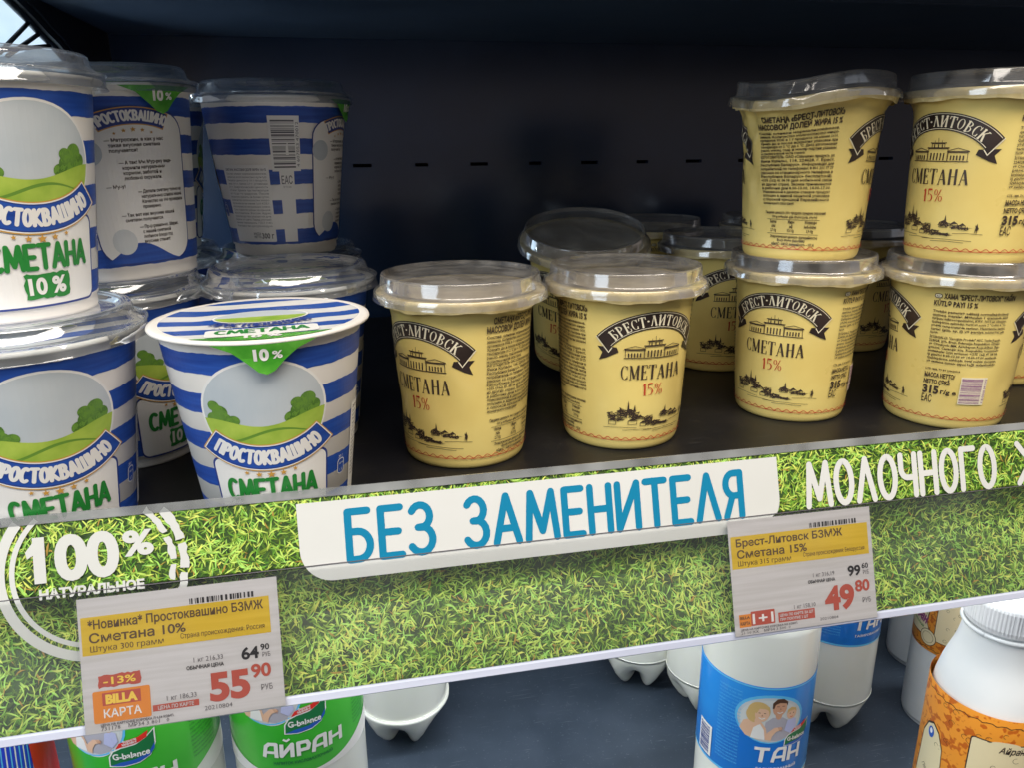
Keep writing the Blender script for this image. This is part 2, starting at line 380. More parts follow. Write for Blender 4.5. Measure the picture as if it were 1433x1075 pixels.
        for ch, gx in G:
            for st in font[ch][1]:
                if st[0] == 'R':    # modulated ring: cx, cy, rx, ry, thick, thin, a0, a1
                    _, c0, c1, rx, ry, tk, tn, a0, a1 = st; n = 20
                    A = [R(a0+(a1-a0)*i/n) for i in range(n+1)]
                    s.band(el, m, [T(gx+(c0+rx*math.cos(a))*sx, c1+ry*math.sin(a)) for a in A], [T(gx+(c0+(rx-tk)*math.cos(a))*sx, c1+(ry-tn)*math.sin(a)) for a in A], lift)
                else:
                    ww = w
                    if st[0] == 'N': st = st[1:]; ww = thin or w
                    P = []
                    for i, p in enumerate(st):      # densify for arcs
                        if i and arc:
                            q = st[i-1]; P.append(((p[0]+q[0])/2, (p[1]+q[1])/2))
                        P.append(p)
                    s.stroke(el, m, [T(gx+p[0]*sx, p[1]) for p in P], ww, lift, cap=cap_ends)
    def emit(s, mapf, parent, step=2.0, xscale=1.0):
        out = []
        for el, items in s.el.items():
            mats = []; V = []; F = []; FM = []; n = 0
            co_, fi_ = [], []
            for fine in (False, True):
                grp = [i for i in items if i[4] == fine]
                if not grp: continue
                v3 = []; f3 = []; fm = []; k = 0
                for m, v, f, lift, _ in grp:
                    if m not in mats: mats.append(m)
                    v3.append(np.column_stack([v, np.full(len(v), lift)])); f3 += [[a+k for a in q] for q in f]; fm += [mats.index(m)]*len(f); k += len(v)
                v3 = np.concatenate(v3)
                if not fine and step:
                    bm = bmesh.new(); tmp = bpy.data.meshes.new('tmp'); tmp.from_pydata(v3.tolist(), [], f3); tmp.polygons.foreach_set('material_index', fm)
                    bm.from_mesh(tmp); bpy.data.meshes.remove(tmp)
                    x = math.floor(v3[:, 0].min()/step)*step+step
                    while x < v3[:, 0].max():
                        bmesh.ops.bisect_plane(bm, geom=bm.verts[:]+bm.edges[:]+bm.faces[:], plane_co=(x, 0, 0), plane_no=(1, 0, 0)); x += step
                    ys = max(step*3, 6); y = math.floor(v3[:, 1].min()/ys)*ys+ys
                    while y < v3[:, 1].max():
                        bmesh.ops.bisect_plane(bm, geom=bm.verts[:]+bm.edges[:]+bm.faces[:], plane_co=(0, y, 0), plane_no=(0, 1, 0)); y += ys
                    bm.verts.index_update()
                    v3 = np.array([tuple(p.co) for p in bm.verts]); f3 = [[p.index for p in q.verts] for q in bm.faces]; fm = [q.material_index for q in bm.faces]
                    bm.free()
                V.append(v3); F += [[a+n for a in q] for q in f3]; FM += fm; n += len(v3)
            V = np.concatenate(V)
            nm = el.split('|')[0]; out.append(link(nm, mesh(nm, mapf(V), F, mats, FM), parent))
        return out

def arcpts(cx, cy, rx, ry, a0, a1, n=12): return [(cx+rx*math.cos(R(a0+(a1-a0)*i/n)), cy+ry*math.sin(R(a0+(a1-a0)*i/n))) for i in range(n+1)]
# round hand-drawn capitals
RF = {
 'А': (.58, [[(0, 0), (.29, 1), (.58, 0)], [(.10, .30), (.48, .30)]]),
 'Б': (.50, [[(.46, 1), (.02, 1), (.02, 0), (.22, 0)]+arcpts(.22, .29, .27, .29, -90, 90)+[(.02, .58)]]),
 'В': (.48, [[(.02, 0), (.02, 1), (.2, 1)]+arcpts(.2, .77, .22, .23, 90, -90)+[(.02, .54)], [(.18, .54)]+arcpts(.2, .27, .27, .27, 90, -90)+[(.02, 0)]]),
 'Г': (.44, [[(0, 0), (0, 1), (.44, 1)]]),
 'Д': (.62, [[(0, -.12), (0, .06), (.62, .06), (.62, -.12)], [(.1, .06), (.3, 1), (.52, .06)]]),
 'Е': (.44, [[(.44, 1), (0, 1), (0, 0), (.44, 0)], [(0, .5), (.38, .5)]]),
 'Ж': (.84, [[(.42, 0), (.42, 1)], [(0, 1), (.38, .52), (0, 0)], [(.84, 1), (.46, .52), (.84, 0)]]),
 'З': (.46, [arcpts(.2, .76, .22, .24, 150, -80)+[(.14, .53)], [(.16, .53)]+arcpts(.2, .27, .26, .27, 80, -150)]),
 'И': (.52, [[(0, 1), (0, 0), (.52, 1), (.52, 0)]]),
 'Й': (.52, [[(0, 1), (0, 0), (.52, 1), (.52, 0)], [(.14, 1.22), (.26, 1.14), (.38, 1.22)]]),
 'К': (.50, [[(0, 0), (0, 1)], [(.48, 1), (.04, .5), (.5, 0)]]),
 'Л': (.54, [[(0, 0), (.27, 1), (.54, 0)]]),
 'М': (.74, [[(0, 0), (.10, 1), (.37, .16), (.64, 1), (.74, 0)]]),
 'Н': (.50, [[(0, 0), (0, 1)], [(.5, 0), (.5, 1)], [(0, .5), (.5, .5)]]),
 'О': (.52, [arcpts(.26, .5, .26, .5, 90, 450, 28)]),
 'П': (.50, [[(0, 0), (0, 1), (.5, 1), (.5, 0)]]),
 'Р': (.46, [[(.02, 0), (.02, 1), (.18, 1)]+arcpts(.2, .73, .25, .27, 90, -90)+[(.02, .46)]]),
 'С': (.46, [arcpts(.27, .5, .27, .5, 55, 305, 22)]),
 'Т': (.52, [[(0, 1), (.52, 1)], [(.26, 1), (.26, 0)]]),
 'Ч': (.48, [[(0, 1), (0, .7)]+arcpts(.24, .66, .24, .22, 180, 270)+[(.48, .44)], [(.48, 1), (.48, 0)]]),
 'Ш': (.80, [[(0, 1), (0, 0), (.8, 0), (.8, 1)], [(.4, 0), (.4, 1)]]),
 'Я': (.46, [[(.44, 0), (.44, 1), (.24, 1)]+arcpts(.24, .74, .22, .26, 90, 270)+[(.44, .48)], [(.2, .48), (0, 0)]]),
}
# upright book capitals with thin serifs ('N' = thin pen)
def sf(x, y, w=.16): return ['N', (x-w/2, y), (x+w/2, y)]
VF = {
 'С': (.50, [('R', .28, .5, .28, .51, .11, .03, 48, 312), ['N', (.47, .98), (.47, .72)], ['N', (.47, .02), (.47, .26)]]),
 'М': (.74, [['N', (.08, 0), (.08, 1)], [(.10, .97), (.36, .06)], ['N', (.36, .06), (.62, 1)], [(.64, 0), (.64, 1)], sf(.06, 0), sf(.06, 1, .12), sf(.64, 0), sf(.68, 1, .16)]),
 'Е': (.46, [[(.10, 0), (.10, 1)], ['N', (0, 1), (.44, 1), (.44, .78)], ['N', (0, 0), (.46, 0), (.46, .24)], ['N', (.10, .52), (.34, .52)], ['N', (.34, .62), (.34, .42)]]),
 'Т': (.54, [[(.27, 0), (.27, 1)], ['N', (0, .78), (.01, 1), (.53, 1), (.54, .78)], sf(.27, 0)]),
 'А': (.60, [['N', (.06, 0), (.28, 1)], [(.29, .97), (.51, .03)], ['N', (.13, .32), (.42, .32)], sf(.06, 0), sf(.52, 0)]),
 'Н': (.60, [[(.10, 0), (.10, 1)], [(.50, 0), (.50, 1)], ['N', (.10, .52), (.50, .52)], sf(.1, 0), sf(.1, 1), sf(.5, 0), sf(.5, 1)]),
 'Б': (.50, [[(.10, 0), (.10, 1)], ['N', (0, 1), (.44, 1), (.44, .82)], ['N', (0, 0), (.2, 0)], ('R', .14, .29, .36, .30, .11, .035, -90, 90)]),
 'Р': (.50, [[(.10, 0), (.10, 1)], sf(.1, 0), ['N', (0, 1), (.2, 1)], ('R', .14, .73, .34, .28, .11, .035, -90, 90)]),
 'Л': (.56, [['N', (0, .04), (.06, .02), (.24, .98)], [(.28, .97), (.48, .03)], sf(.5, 0), sf(.24, 1)]),
 'И': (.60, [[(.10, 0), (.10, 1)], [(.50, 0), (.50, 1)], ['N', (.12, .06), (.48, .94)], sf(.1, 0), sf(.1, 1), sf(.5, 0), sf(.5, 1)]),
 'О': (.56, [('R', .28, .5, .28, .51, .11, .035, 0, 360)]),
 'В': (.50, [[(.10, 0), (.10, 1)], ['N', (0, 1), (.2, 1)], ['N', (0, 0), (.2, 0)], ('R', .14, .77, .30, .24, .10, .035, -90, 90), ('R', .14, .28, .36, .29, .11, .035, -90, 90)]),
 'К': (.58, [[(.10, 0), (.10, 1)], ['N', (.12, .44), (.48, 1)], [(.24, .60), (.50, .02)], sf(.1, 0), sf(.1, 1), sf(.48, 1, .14), sf(.52, 0, .14)]),
 '·': (.14, [[(.05, .5), (.09, .5)]]),
 '1': (.22, [[(.14, 0), (.14, 1)], ['N', (.02, .82), (.12, .98)], sf(.14, 0)]),
 '5': (.44, [['N', (.08, .52), (.08, 1)], [(.08, .97), (.40, .97)], ('R', .16, .31, .28, .32, .10, .035, -110, 110)]),
 '%': (.62, [['N', (.12, 0), (.50, 1)], ('R', .14, .76, .14, .23, .06, .03, 0, 360), ('R', .48, .25, .14, .23, .06, .03, 0, 360)]),
}
def barcode(A, el, m, x0, x1, y0, y1, seed, vertical=False, lift=2):
    r = random.Random(seed); p = 0; L = (y1-y0) if vertical else (x1-x0)
    while p < L-.3:
        w_ = r.choice([.25, .25, .5, .75])*L/22; g = r.choice([.3, .3, .5, .8])*L/22
        w_ = min(w_, L-p)
        if vertical: A.rect(el, m, x0, x1, y0+p, y0+p+w_, lift)
        else: A.rect(el, m, x0+p, x0+p+w_, y0, y1, lift)
        p += w_+g
def para(A, el, m, lines, x, y, cap, lead, width, bold=0, ragged=()):
    for i, t in enumerate(lines):
        A.text(el, m, t, x, y-i*lead, cap, width=None if i in ragged else width, bold=bold, lift=2, res=1, sx=.62 if i in ragged else 1)

# ------------------------------------------------------------------ setting: the cabinet
XL, XR, YB = -186, 1100, 450
ZT = 264
def slot_xs(): return [26+57.7*k for k in range(-3, 17)]
panel = struct(box('back_wall', XL, XR, YB, YB+8, 152.3, ZT+40, 'navy'))
box('panel', XL, XR, YB, YB+8, -420, 149, 'navy', panel)
xs = slot_xs(); e0 = XL
for x in xs:
    if x-9 > e0: box('panel', e0, x-(9 if int(round((x-26)/57.7)) % 2 == 0 else 6.5), YB, YB+8, 149, 152.3, 'navy', panel)
    e0 = x+(9 if int(round((x-26)/57.7)) % 2 == 0 else 6.5)
box('panel', e0, XR, YB, YB+8, 149, 152.3, 'navy', panel)
box('slot_backing', XL, XR, YB+14, YB+16, 120, 180, 'slot', panel)

sh = struct(box('upper_shelf', XL-4, XR, -21, YB-.6, -22, 0, 'shelf', bev=.6))
ov = struct(box('overhead_shelf', XL+1, XR, -30, 190, ZT+4, ZT+24, 'navy2', bev=.8))
box('rear_panel', XL+1, XR, 193, YB-1, ZT, ZT+16, 'navy2', ov, bev=1.2)
box('rolled_edge', XL+1, XR, 189, 192.4, ZT-1.5, ZT+20, 'navy2', ov, bev=.8)
struct(box('lower_shelf', -700, XR, -160, YB-.6, -400, -380, 'lowshelf', bev=.6))
# left end: dark side arm with an open bay, pale neighbouring cabinet behind wire struts
struct(box('neighbour_wall', -900, XL-5, YB+60, YB+66, -200, 500, 'pale'))
arm = thing('side_bracket', 'black curved cabinet side bracket with thin wire struts at the upper left', 'bracket')
def slab(name, poly_yz, x0, x1, m, parent):
    n = len(poly_yz); V = [(x0, *p) for p in poly_yz]+[(x1, *p) for p in poly_yz]
    F = [list(range(n))[::-1], [n+i for i in range(n)]]+[[i, (i+1) % n, n+(i+1) % n, n+i] for i in range(n)]
    return link(name, mesh(name, V, F, m), parent)
edge = [(150, 292), (205, 268), (243, 258.2), (270, 251.8), (291, 245.7), (313, 240.4), (341, 231.5), (372, 214), (402, 180), (424, 120), (436, 40), (438, -20)]
slab('side_plate', edge+[(YB+50, -20), (YB+50, 292)], -190, XL-.5, 'black', arm)
ee = [(y, z) for y, z in edge[1:11]]
for k, (dx, rad) in enumerate(((-3.5, 2.6), (2.2, 1.1))):
    v, f = tube([(XL-2+dx, y+(0 if k == 0 else 9), z+(0 if k == 0 else 4.5)) for y, z in ee], rad, 10); link('rolled_rim', mesh('rolled_rim', v, f, 'black', smooth=True), arm)
for a, b, r_ in (((-192, 280, 252), (-192, 214, 224.5), 1.4), ((-192, 298, 247), (-192, 226, 224), 1.4), ((-192, 322, 241), (-192, 150, 217), 1.4)):
    v, f = tube([a, tuple((p+q)/2 for p, q in zip(a, b)), b], r_, 10); link('wire_strut', mesh('wire_strut', v, f, 'black', smooth=True), arm)
area('neighbour_bay_led', (-420, 380, 120), (-330, 515, 210), 300, 20, .9, (.85, .95, 1))

# ------------------------------------------------------------------ the price rail along the shelf edge
TB = math.atan(.333); cb, sb = math.cos(TB), math.sin(TB); EY, EZ = -26, 25.65
def recess(t):
    if t < 32.6: return 0
    a = min(1, (t-32.6)/1.2); a = a*a*(3-2*a)
    u = (t-33)/55
    return float(np.interp(t, (32.6, 34.2, 40, 46, 51, 56, 64, 76, 88), (0, 4.5, 8.6, 11.2, 12.2, 11.6, 8.8, 4.2, .2)))
def rail_map(V):      # art x -> along the shelf, y = -t down the face
    t = -V[:, 1]; l = V[:, 2]-np.array([recess(q) for q in t])
    return np.column_stack([V[:, 0], EY-t*sb-l*cb, EZ-t*cb+l*sb])
def flat_map(V):
    t = -V[:, 1]; l = V[:, 2]
    return np.column_stack([V[:, 0], EY-t*sb-l*cb, EZ-t*cb+l*sb])
rail = thing('shelf_edge_rail', 'long shelf edge rail with printed grass, the words about milk fat and a clear cover', 'shelf rail')
X0, X1 = -215, 520
ts = [3.6, 8, 16, 24, 32.5]+[32.6+.3*k for k in range(1, 6)]+[35+3*k for k in range(19)]
V = []; F = []; nx = 2
for x in (X0, X1):
    for t in ts:
        l = -recess(t)-.1; V.append((x, EY-t*sb-l*cb, EZ-t*cb+l*sb))
n = len(ts); F = [(i, i+1, n+i+1, n+i) for i in range(n-1)]
M['turf'] = mottled(mat('grass_print_ground', (.03, .07, .012), .5), (.012, .030, .008), (.05, .11, .02), 140)
link('grass_backing', mesh('grass_backing', V, F, 'turf', smooth=False), rail)
# blades of the printed grass: flat shapes of ink, pale ones last
bl = mat('grass_blade_ink', (.2, .4, .03), .5); at = N(bl, 'ShaderNodeVertexColor'); at.layer_name = 'ink'; LK(bl, at.outputs[0], BS(bl).inputs['Base Color'])
g = np.random.default_rng(5); NB = 44000
bx = g.uniform(X0, X1, NB); bt = g.uniform(0, 89, NB)
near = bx < 420
clump = np.sin(bx*.21+3*np.sin(bt*.13))*np.cos(bt*.25+2*np.sin(bx*.09)); an = g.normal(0, 1, NB)*.9+math.pi/2*np.round(g.uniform(0, 1, NB))*.8+clump*.8
ln = g.uniform(2.2, 6.2, NB); wd = g.uniform(.32, .85, NB); cv = g.normal(0, .10, NB)
lev = g.uniform(0, 1, NB)
dx, dy = np.cos(an), np.sin(an)
pts = []
for k, (u, wk) in enumerate(((-1, .5), (-.35, 1), (.35, .85), (1, .06))):
    mx = bx+dx*ln*.5*u-dy*cv*ln*(1-u*u); my = -bt+dy*ln*.5*u+dx*cv*ln*(1-u*u)
    for sgn in (-1, 1): pts.append(np.column_stack([mx-dy*wd*.5*wk*sgn, my+dx*wd*.5*wk*sgn]))
P2 = np.stack(pts, 1)                      # NB, 8, 2
yy = P2[:, :, 1]; P2[:, :, 1] = np.clip(yy, -89.3, -3.6)
L2 = .02+.34*lev[:, None]+np.zeros((1, 8))
flatv = np.column_stack([P2.reshape(-1, 2), L2.reshape(-1)])
tt = -flatv[:, 1]; tab = np.array([recess(q*.1) for q in range(0, 910)]); rc = tab[np.clip((tt*10).astype(int), 0, 909)]
l = flatv[:, 2]-rc
V3 = np.column_stack([flatv[:, 0], EY-tt*sb-l*cb, EZ-tt*cb+l*sb])
idx = np.arange(NB)[:, None]*8
FQ = np.concatenate([idx+np.array([[0, 1, 3, 2]]), idx+np.array([[2, 3, 5, 4]]), idx+np.array([[4, 5, 7, 6]])], 1).reshape(-1, 4)
me = bpy.data.meshes.new('grass_print'); me.vertices.add(len(V3)); me.vertices.foreach_set('co', (V3*S).ravel())
me.loops.add(FQ.size); me.loops.foreach_set('vertex_index', FQ.ravel()); me.polygons.add(len(FQ)); me.polygons.foreach_set('loop_start', np.arange(0, FQ.size, 4))
me.update(calc_edges=True); me.validate()
hue = g.uniform(0, 1, NB); pale = np.clip(lev**1.3*1.15+g.normal(0, .20, NB)+.20*np.sin(bx*.11+2*np.sin(bt*.09))*np.sin(bt*.17+bx*.04)+.10*np.sin(bx*.033+1.3), 0, 1)
c0 = np.array([.045, .10, .012]); c1 = np.array([.20, .39, .030]); c2 = np.array([.60, .82, .15])
cc = np.where(pale[:, None] < .5, c0+(c1-c0)*pale[:, None]*2, c1+(c2-c1)*(pale[:, None]-.5)*2)
cc[:, 0] *= .70+.6*hue; cc[g.uniform(0, 1, NB) < .02] = (.45, .28, .05)
colr = np.ones((NB, 8, 4)); colr[:, :, :3] = cc[:, None, :]; colr[:, 0:2, :3] *= .55; colr[:, 2:4, :3] *= .85
ca = me.color_attributes.new('ink', 'FLOAT_COLOR', 'POINT'); ca.data.foreach_set('color', colr.ravel()); me.materials.append(bl)
go = link('grass_print', me, rail); go['kind'] = 'stuff'

A = Art()
P = [(-24.3, -5.6), (204.3, -5.2)]+[(204.3-14+14*math.cos(R(-6*k)), -26+14*math.sin(R(-6*k))) for k in range(16)][:1]+[(204.2-.9*k*k/9., -26-(14.2)*k/9.) for k in range(1, 5)]+[(196, -36.5), (190, -39.2), (182, -40.2), (-10, -40.2)]+[(-10-14*math.sin(R(a)), -26-14.2*math.cos(R(a))) for a in range(8, 90, 9)]
A.poly('card', 'bannerwhite', P, 9)
kw = dict(lift=12)
A.write('lettering', 'teal', 'БЕЗ', 15.2, -32.2, 21.0, RF, 3.2, gap=.26, width=37.0, **kw)
A.write('lettering', 'teal', 'ЗАМЕНИТЕЛЯ', 117, -32.0, 21.0, RF, 3.2, gap=.24, width=134.5, **kw)
A.write('lettering', 'bannerwhite', 'МОЛОЧНОГО', 273.8, -31.2, 20.6, RF, 3.0, gap=.22, width=108, **kw)
A.write('lettering', 'bannerwhite', 'ЖИРА', 342.5, -31.2, 20.6, RF, 3.0, gap=.22, width=62, align='l', **kw)
A.poly('lettering', 'bannerwhite', [(-131.2, -14.6), (-127.6, -10.0), (-124.6, -10.0), (-124.6, -14.5), (-127, -15.2), (-130.6, -17.4)], 12.3)
A.text('lettering', 'bannerwhite', '100', -128.4, -26.6, 16.6, width=32.4, bold=.045, lift=12, fine=False)
A.text('lettering', 'bannerwhite', '%', -94.5, -19.8, 9.4, width=12, bold=.04, lift=12, fine=False)
A.text('lettering', 'bannerwhite', 'НАТУРАЛЬНОЕ', -127, -34.1, 3.5, width=40, bold=.05, lift=12, fine=False)
cx, cy = -106, -24.5
def arc_clip(r0, r1, a0, a1, jag=0):
    n = max(3, int(abs(a1-a0)/3)); O = []; I = []
    for i in range(n+1):
        a = R(a0+(a1-a0)*i/n); O.append((cx+(r1+rnd.uniform(-jag, jag))*math.cos(a), cy+(r1+rnd.uniform(-jag, jag))*math.sin(a))); I.append((cx+(r0+rnd.uniform(-jag, jag))*math.cos(a), cy+(r0+rnd.uniform(-jag, jag))*math.sin(a)))
    A.band('ring_emblem', 'bannerwhite', O, I, 11)
arc_clip(33.2, 37.2, 142, 300); arc_clip(29.6, 31.6, 132, 290)
arc_clip(33.6, 37.0, 318, 333, .5); arc_clip(33.8, 37, 336, 352, .6); arc_clip(33.4, 36.8, 355, 372, .6); arc_clip(33.6, 37, 375, 399, .5)
arc_clip(29.2, 32, 322, 338, .5); arc_clip(29.4, 32, 346, 358, .6); arc_clip(29.3, 32, 362, 380, .6); arc_clip(29.5, 32, 384, 408, .5)
A.emit(rail_map_card := (lambda V: flat_map(V)), rail, step=0)
# clear upper lip, clear cover over the tag channel, pale bottom edge
def prism_yz(name, poly, m, parent, x0=X0, x1=X1):
    return slab(name, poly, x0, x1, m, parent)
def tp(t, l): return (EY-t*sb-l*cb, EZ-t*cb+l*sb)
prism_yz('clear_lip', [tp(3.5, .9), tp(-.1, .9), tp(-.1, -1.2), tp(3.5, -1.2)], 'lip', rail)
prism_yz('rail_body', [tp(3.4, -1.6), tp(31.5, -1.6), tp(32, -14.5), tp(63, -14.5), tp(88.3, -4), tp(88.3, -7), tp(31, -16), tp(30, -3), tp(3.4, -3)], 'navy2', rail)
V = []; 
for x in (X0, X1):
    for t, l in ((33.2, 2.2), (42, 2.9), (60, 3.4), (84, 3.0), (88.3, 2.2)): y, z = tp(t, l); V.append((x, y, z))
link('clear_cover', mesh('clear_cover', V, [(i, i+1, 6+i, 5+i) for i in range(4)], 'cover', smooth=True), rail)
prism_yz('bottom_edge', [tp(86.6, 2.1), tp(87.4, 3.4), tp(90.2, 3.2), tp(91, 1.6), tp(90.4, -9), tp(88.6, -9), tp(88.4, .6)], 'strip', rail)
prism_yz('crease_shade', [tp(32.7, .95), tp(33.1, .95), tp(33.1, .5), tp(32.7, .5)], 'grey_ink', rail)  # thin dark strip: shading along the crease put in as colour

# ------------------------------------------------------------------ price tags in the channel
def price_tag(x, t, wd, ht, lean, label, art):    # the tag sits in front of the cover
    th = thing('price_tag', label, 'price tag', (0, 0, 0), group='shelf price tags')
    A = Art(); art(A)
    c, q = math.cos(lean), math.sin(lean)
    def mp(V, extra=0):
        V = V*np.array([1, .925, 1]); X = V[:, 0]*c-V[:, 1]*q; Y = V[:, 0]*q+V[:, 1]*c
        T = t-Y; up = np.clip(1-(-V[:, 1])/8., 0, 1)   # the top lifts a little off the rail at the fold
        L = 3.9+V[:, 2]*.6+extra
        return np.column_stack([x+X, EY-T*sb-L*cb, EZ-T*cb+L*sb])
    V = []; F = []
    nx_, ny_ = 12, 10
    for j in range(ny_+1):
        for i in range(nx_+1): V.append((wd*i/nx_, -ht*j/ny_, 0))
    V = np.array(V, float)
    Fq = [(j*(nx_+1)+i, (j+1)*(nx_+1)+i, (j+1)*(nx_+1)+i+1, j*(nx_+1)+i+1) for j in range(ny_) for i in range(nx_)]
    top = mp(V); bot = mp(V, -.18); n = len(V)
    link('paper', mesh('paper', np.concatenate([top, bot]), Fq+[tuple(n+k for k in q_)[::-1] for q_ in Fq], 'tagpaper'), th)
    A.emit(mp, th, step=0)
    V = np.array([(-.8, .6, 0), (wd+.8, .6, 0), (wd+.8, -ht-.4, 0), (-.8, -ht-.4, 0)])
    link('clear_sleeve', mesh('clear_sleeve', mp(V, .55), [(0, 3, 2, 1)], 'sleeve'), th)
    return th
def common(A, l1, w1, l2, l3, l4, pk, p1, p1c, big, bigc, pk2, w4=33.5):
    K = 'tagbrown'
    A.rect('yellow_field', 'tagyellow', 1.0, 74.6, -25, -8.2, 0)
    barcode(A, 'barcode', 'black_ink', 43, 69, -7.8, -5.3, 3)
    A.text('lettering', K, l1, 3.6, -13.6, 3.7, width=w1, bold=.02, lift=3)
    A.text('lettering', K, l2, 3.8, -19.6, 3.9, width=37, bold=.018, lift=3)
    A.text('lettering', K, l3, 4, -23.6, 2.5, width=28, lift=3)
    A.text('lettering', K, l4, 38.6, -22.6, 2.2, width=w4, lift=3)
    A.text('lettering', 'grey_ink', pk, 43, -34, 2.1, width=11.6, lift=3)
    A.text('lettering', 'black_ink', 'ОБЫЧНАЯ ЦЕНА', 40, -37, 1.5, width=14.8, bold=.03, lift=3)
    A.text('lettering', 'black_ink', p1, 62, -35.6, 5.0, width=7, bold=.03, lift=3)
    A.text('lettering', 'black_ink', p1c, 69.8, -32.5, 2.7, width=3.6, bold=.02, lift=3)
    A.text('lettering', 'grey_ink', 'РУБ', 70.4, -35.6, 2.0, width=3.2, lift=3)
    A.text('lettering', 'tagred', big, 48.4, -52, 11.4, width=16.2, bold=.045, lift=3)
    A.text('lettering', 'tagred', bigc, 65.4, -44.3, 5.6, width=8, bold=.03, lift=3)
    A.text('lettering', 'grey_ink', 'РУБ', 69, -50.6, 2.5, width=4.6, lift=3)
    A.text('lettering', 'grey_ink', pk2, 31.6, -49.2, 2.1, width=11.6, lift=3)
def art1(A):
    common(A, '*Новинка* Простоквашино БЗМЖ', 68.5, 'Сметана 10%', 'Штука 300 грамм', 'Страна происхождения: Россия', '1 кг 216,33', '64', '90', '55', '90', '1 кг 186,33')
    A.rect('discount_badge', 'tagred', 6.2, 22, -39.6, -34.2, 1, jag=.35)
    A.text('lettering', 'textyellow', '-13%', 8, -38.4, 3.0, width=12.4, bold=.02, lift=4)
    A.rect('card_badge', 'tagorange', 3.6, 25.4, -55, -41, 1, r=.8)
    A.rect('card_badge', 'tagred', 7.2, 21.8, -47.6, -42, 2)
    A.text('lettering', 'textyellow', 'BILLA', 8.4, -46.7, 3.6, width=12.2, bold=.06, lift=4)
    A.text('lettering', 'pwhite', 'КАРТА', 7.4, -52.8, 3.4, width=14.4, bold=.02, lift=4)
    A.rect('card_badge', 'tagred', 26, 44, -53.2, -50.4, 1)
    A.text('lettering', 'tagpaper', 'ЦЕНА ПО КАРТЕ', 28, -52.6, 1.5, width=14, bold=.02, lift=4)
    A.text('lettering', 'grey_ink', 'ЦЕНА НА КАРТОЧКЕ КОРОБКА Л 0,58 КОМП.', 6, -56.4, 1.0, width=28, bold=.03, lift=3, res=1)
    A.text('lettering', 'grey_ink', '731178    МР34 3 801   0', 6, -58.4, 1.7, width=26, lift=3, res=1)
    A.text('lettering', 'grey_ink', '20210804', 46, -56, 1.9, width=11, lift=3)
def art2(A):
    common(A, 'Брест-Литовск БЗМЖ', 57, 'Сметана 15%', 'Штука 315 грамм', 'Страна происхождения: Белоруссия', '1 кг 316,19', '99', '60', '49', '80', '1 кг 158,10')
    A.rect('card_badge', 'tagorange', 2.5, 8.6, -55.2, -48.6, 1)
    A.text('lettering', 'tagbrown', 'КАРТА', 3, -54, 1.5, width=5, bold=.03, lift=4)
    A.text('lettering', 'tagbrown', 'BILLA', 3, -51, 1.3, width=5, bold=.03, lift=4)
    A.rect('card_badge', 'tagred', 8.6, 21.2, -55, -47.6, 1, r=.5)
    A.text('lettering', 'pwhite', '1+1', 9.4, -54, 5.0, width=11, bold=.02, lift=4)
    A.rect('card_badge', 'tagred', 23, 42.5, -55.2, -50, 1)
    A.text('lettering', 'tagpaper', 'ЦЕНА ПО КАРТЕ ЗА ШТ', 23.8, -52.2, 1.3, width=18, bold=.03, lift=4, res=1)
    A.text('lettering', 'tagpaper', 'ПРИ ПОКУПКЕ 2 ШТ', 23.8, -54.4, 1.3, width=15, bold=.03, lift=4, res=1)
    A.text('lettering', 'grey_ink', 'ЦЕНА НА КАРТОЧКЕ КОРОБКА ИЗ КОМП.', 3, -57, 1.0, width=30, bold=.02, lift=3, res=1)
    A.text('lettering', 'grey_ink', '21 10 XX    МР34 3 500  0', 3, -58.8, 1.4, width=26, lift=3, res=1)
    A.text('lettering', 'grey_ink', '20210804', 45, -57, 1.4, width=10, lift=3)
price_tag(-112.4, 35.3, 78.3, 59.2, .004, 'price tag reading 55 90 with orange discount badge under the blue and white cups', art1)
price_tag(174.0, 33.6, 76.6, 59.5, -.004, 'price tag reading 49 80 with small red 1+1 badge under the yellow cups', art2)

# ------------------------------------------------------------------ cups
UR = 36.0                                   # reference radius: 1 mm of artwork = 1/36 rad
def cup_map(rs, deform=None):
    def f(V):
        th = V[:, 0]/UR; z = V[:, 1]; r = np.array([rs(q) for q in z])
        out = []
        for i in range(len(V)):
            rr, zz = r[i], z[i]
            if deform: rr, zz = deform(th[i], rr, zz)
            rr += V[i, 2]
            out.append((rr*math.sin(th[i]), -rr*math.cos(th[i]), zz))
        return np.array(out)
    return f
def lerp_prof(P):
    zs = [p[1] for p in P]; rs = [p[0] for p in P]
    return lambda z: float(np.interp(z, zs, rs))
def wr(th): return ((th+math.pi) % (2*math.pi))-math.pi

# ---- blue and white striped cup
RP = lerp_prof([(32.6, 0), (33.4, 6), (43.4, 88), (43.8, 92)])
def stripes(A):
    for z0, z1 in ((80, 89.3), (61.8, 71), (44.2, 53), (26.4, 35), (7.5, 17)):
        n = 110; W = math.pi*UR
        lo = [(-W+2*W*i/n, z0+.16*math.sin(i*.9)+.10*math.sin(i*2.3+z0)) for i in range(n+1)]
        hi = [(-W+2*W*i/n, z1+.16*math.sin(i*.7+z1)+.10*math.sin(i*2.9)) for i in range(n+1)]
        lo[-1] = (W, lo[0][1]); hi[-1] = (W, hi[0][1])
        A.band('stripe', 'blue', hi, lo, 0)
def star(A, x, y, r, rot=0):
    A.poly('star', 'gold', [(x+(r if k % 2 == 0 else r*.42)*math.sin(rot+math.pi*k/5), y+(r if k % 2 == 0 else r*.42)*math.cos(rot+math.pi*k/5)) for k in range(10)], 9)
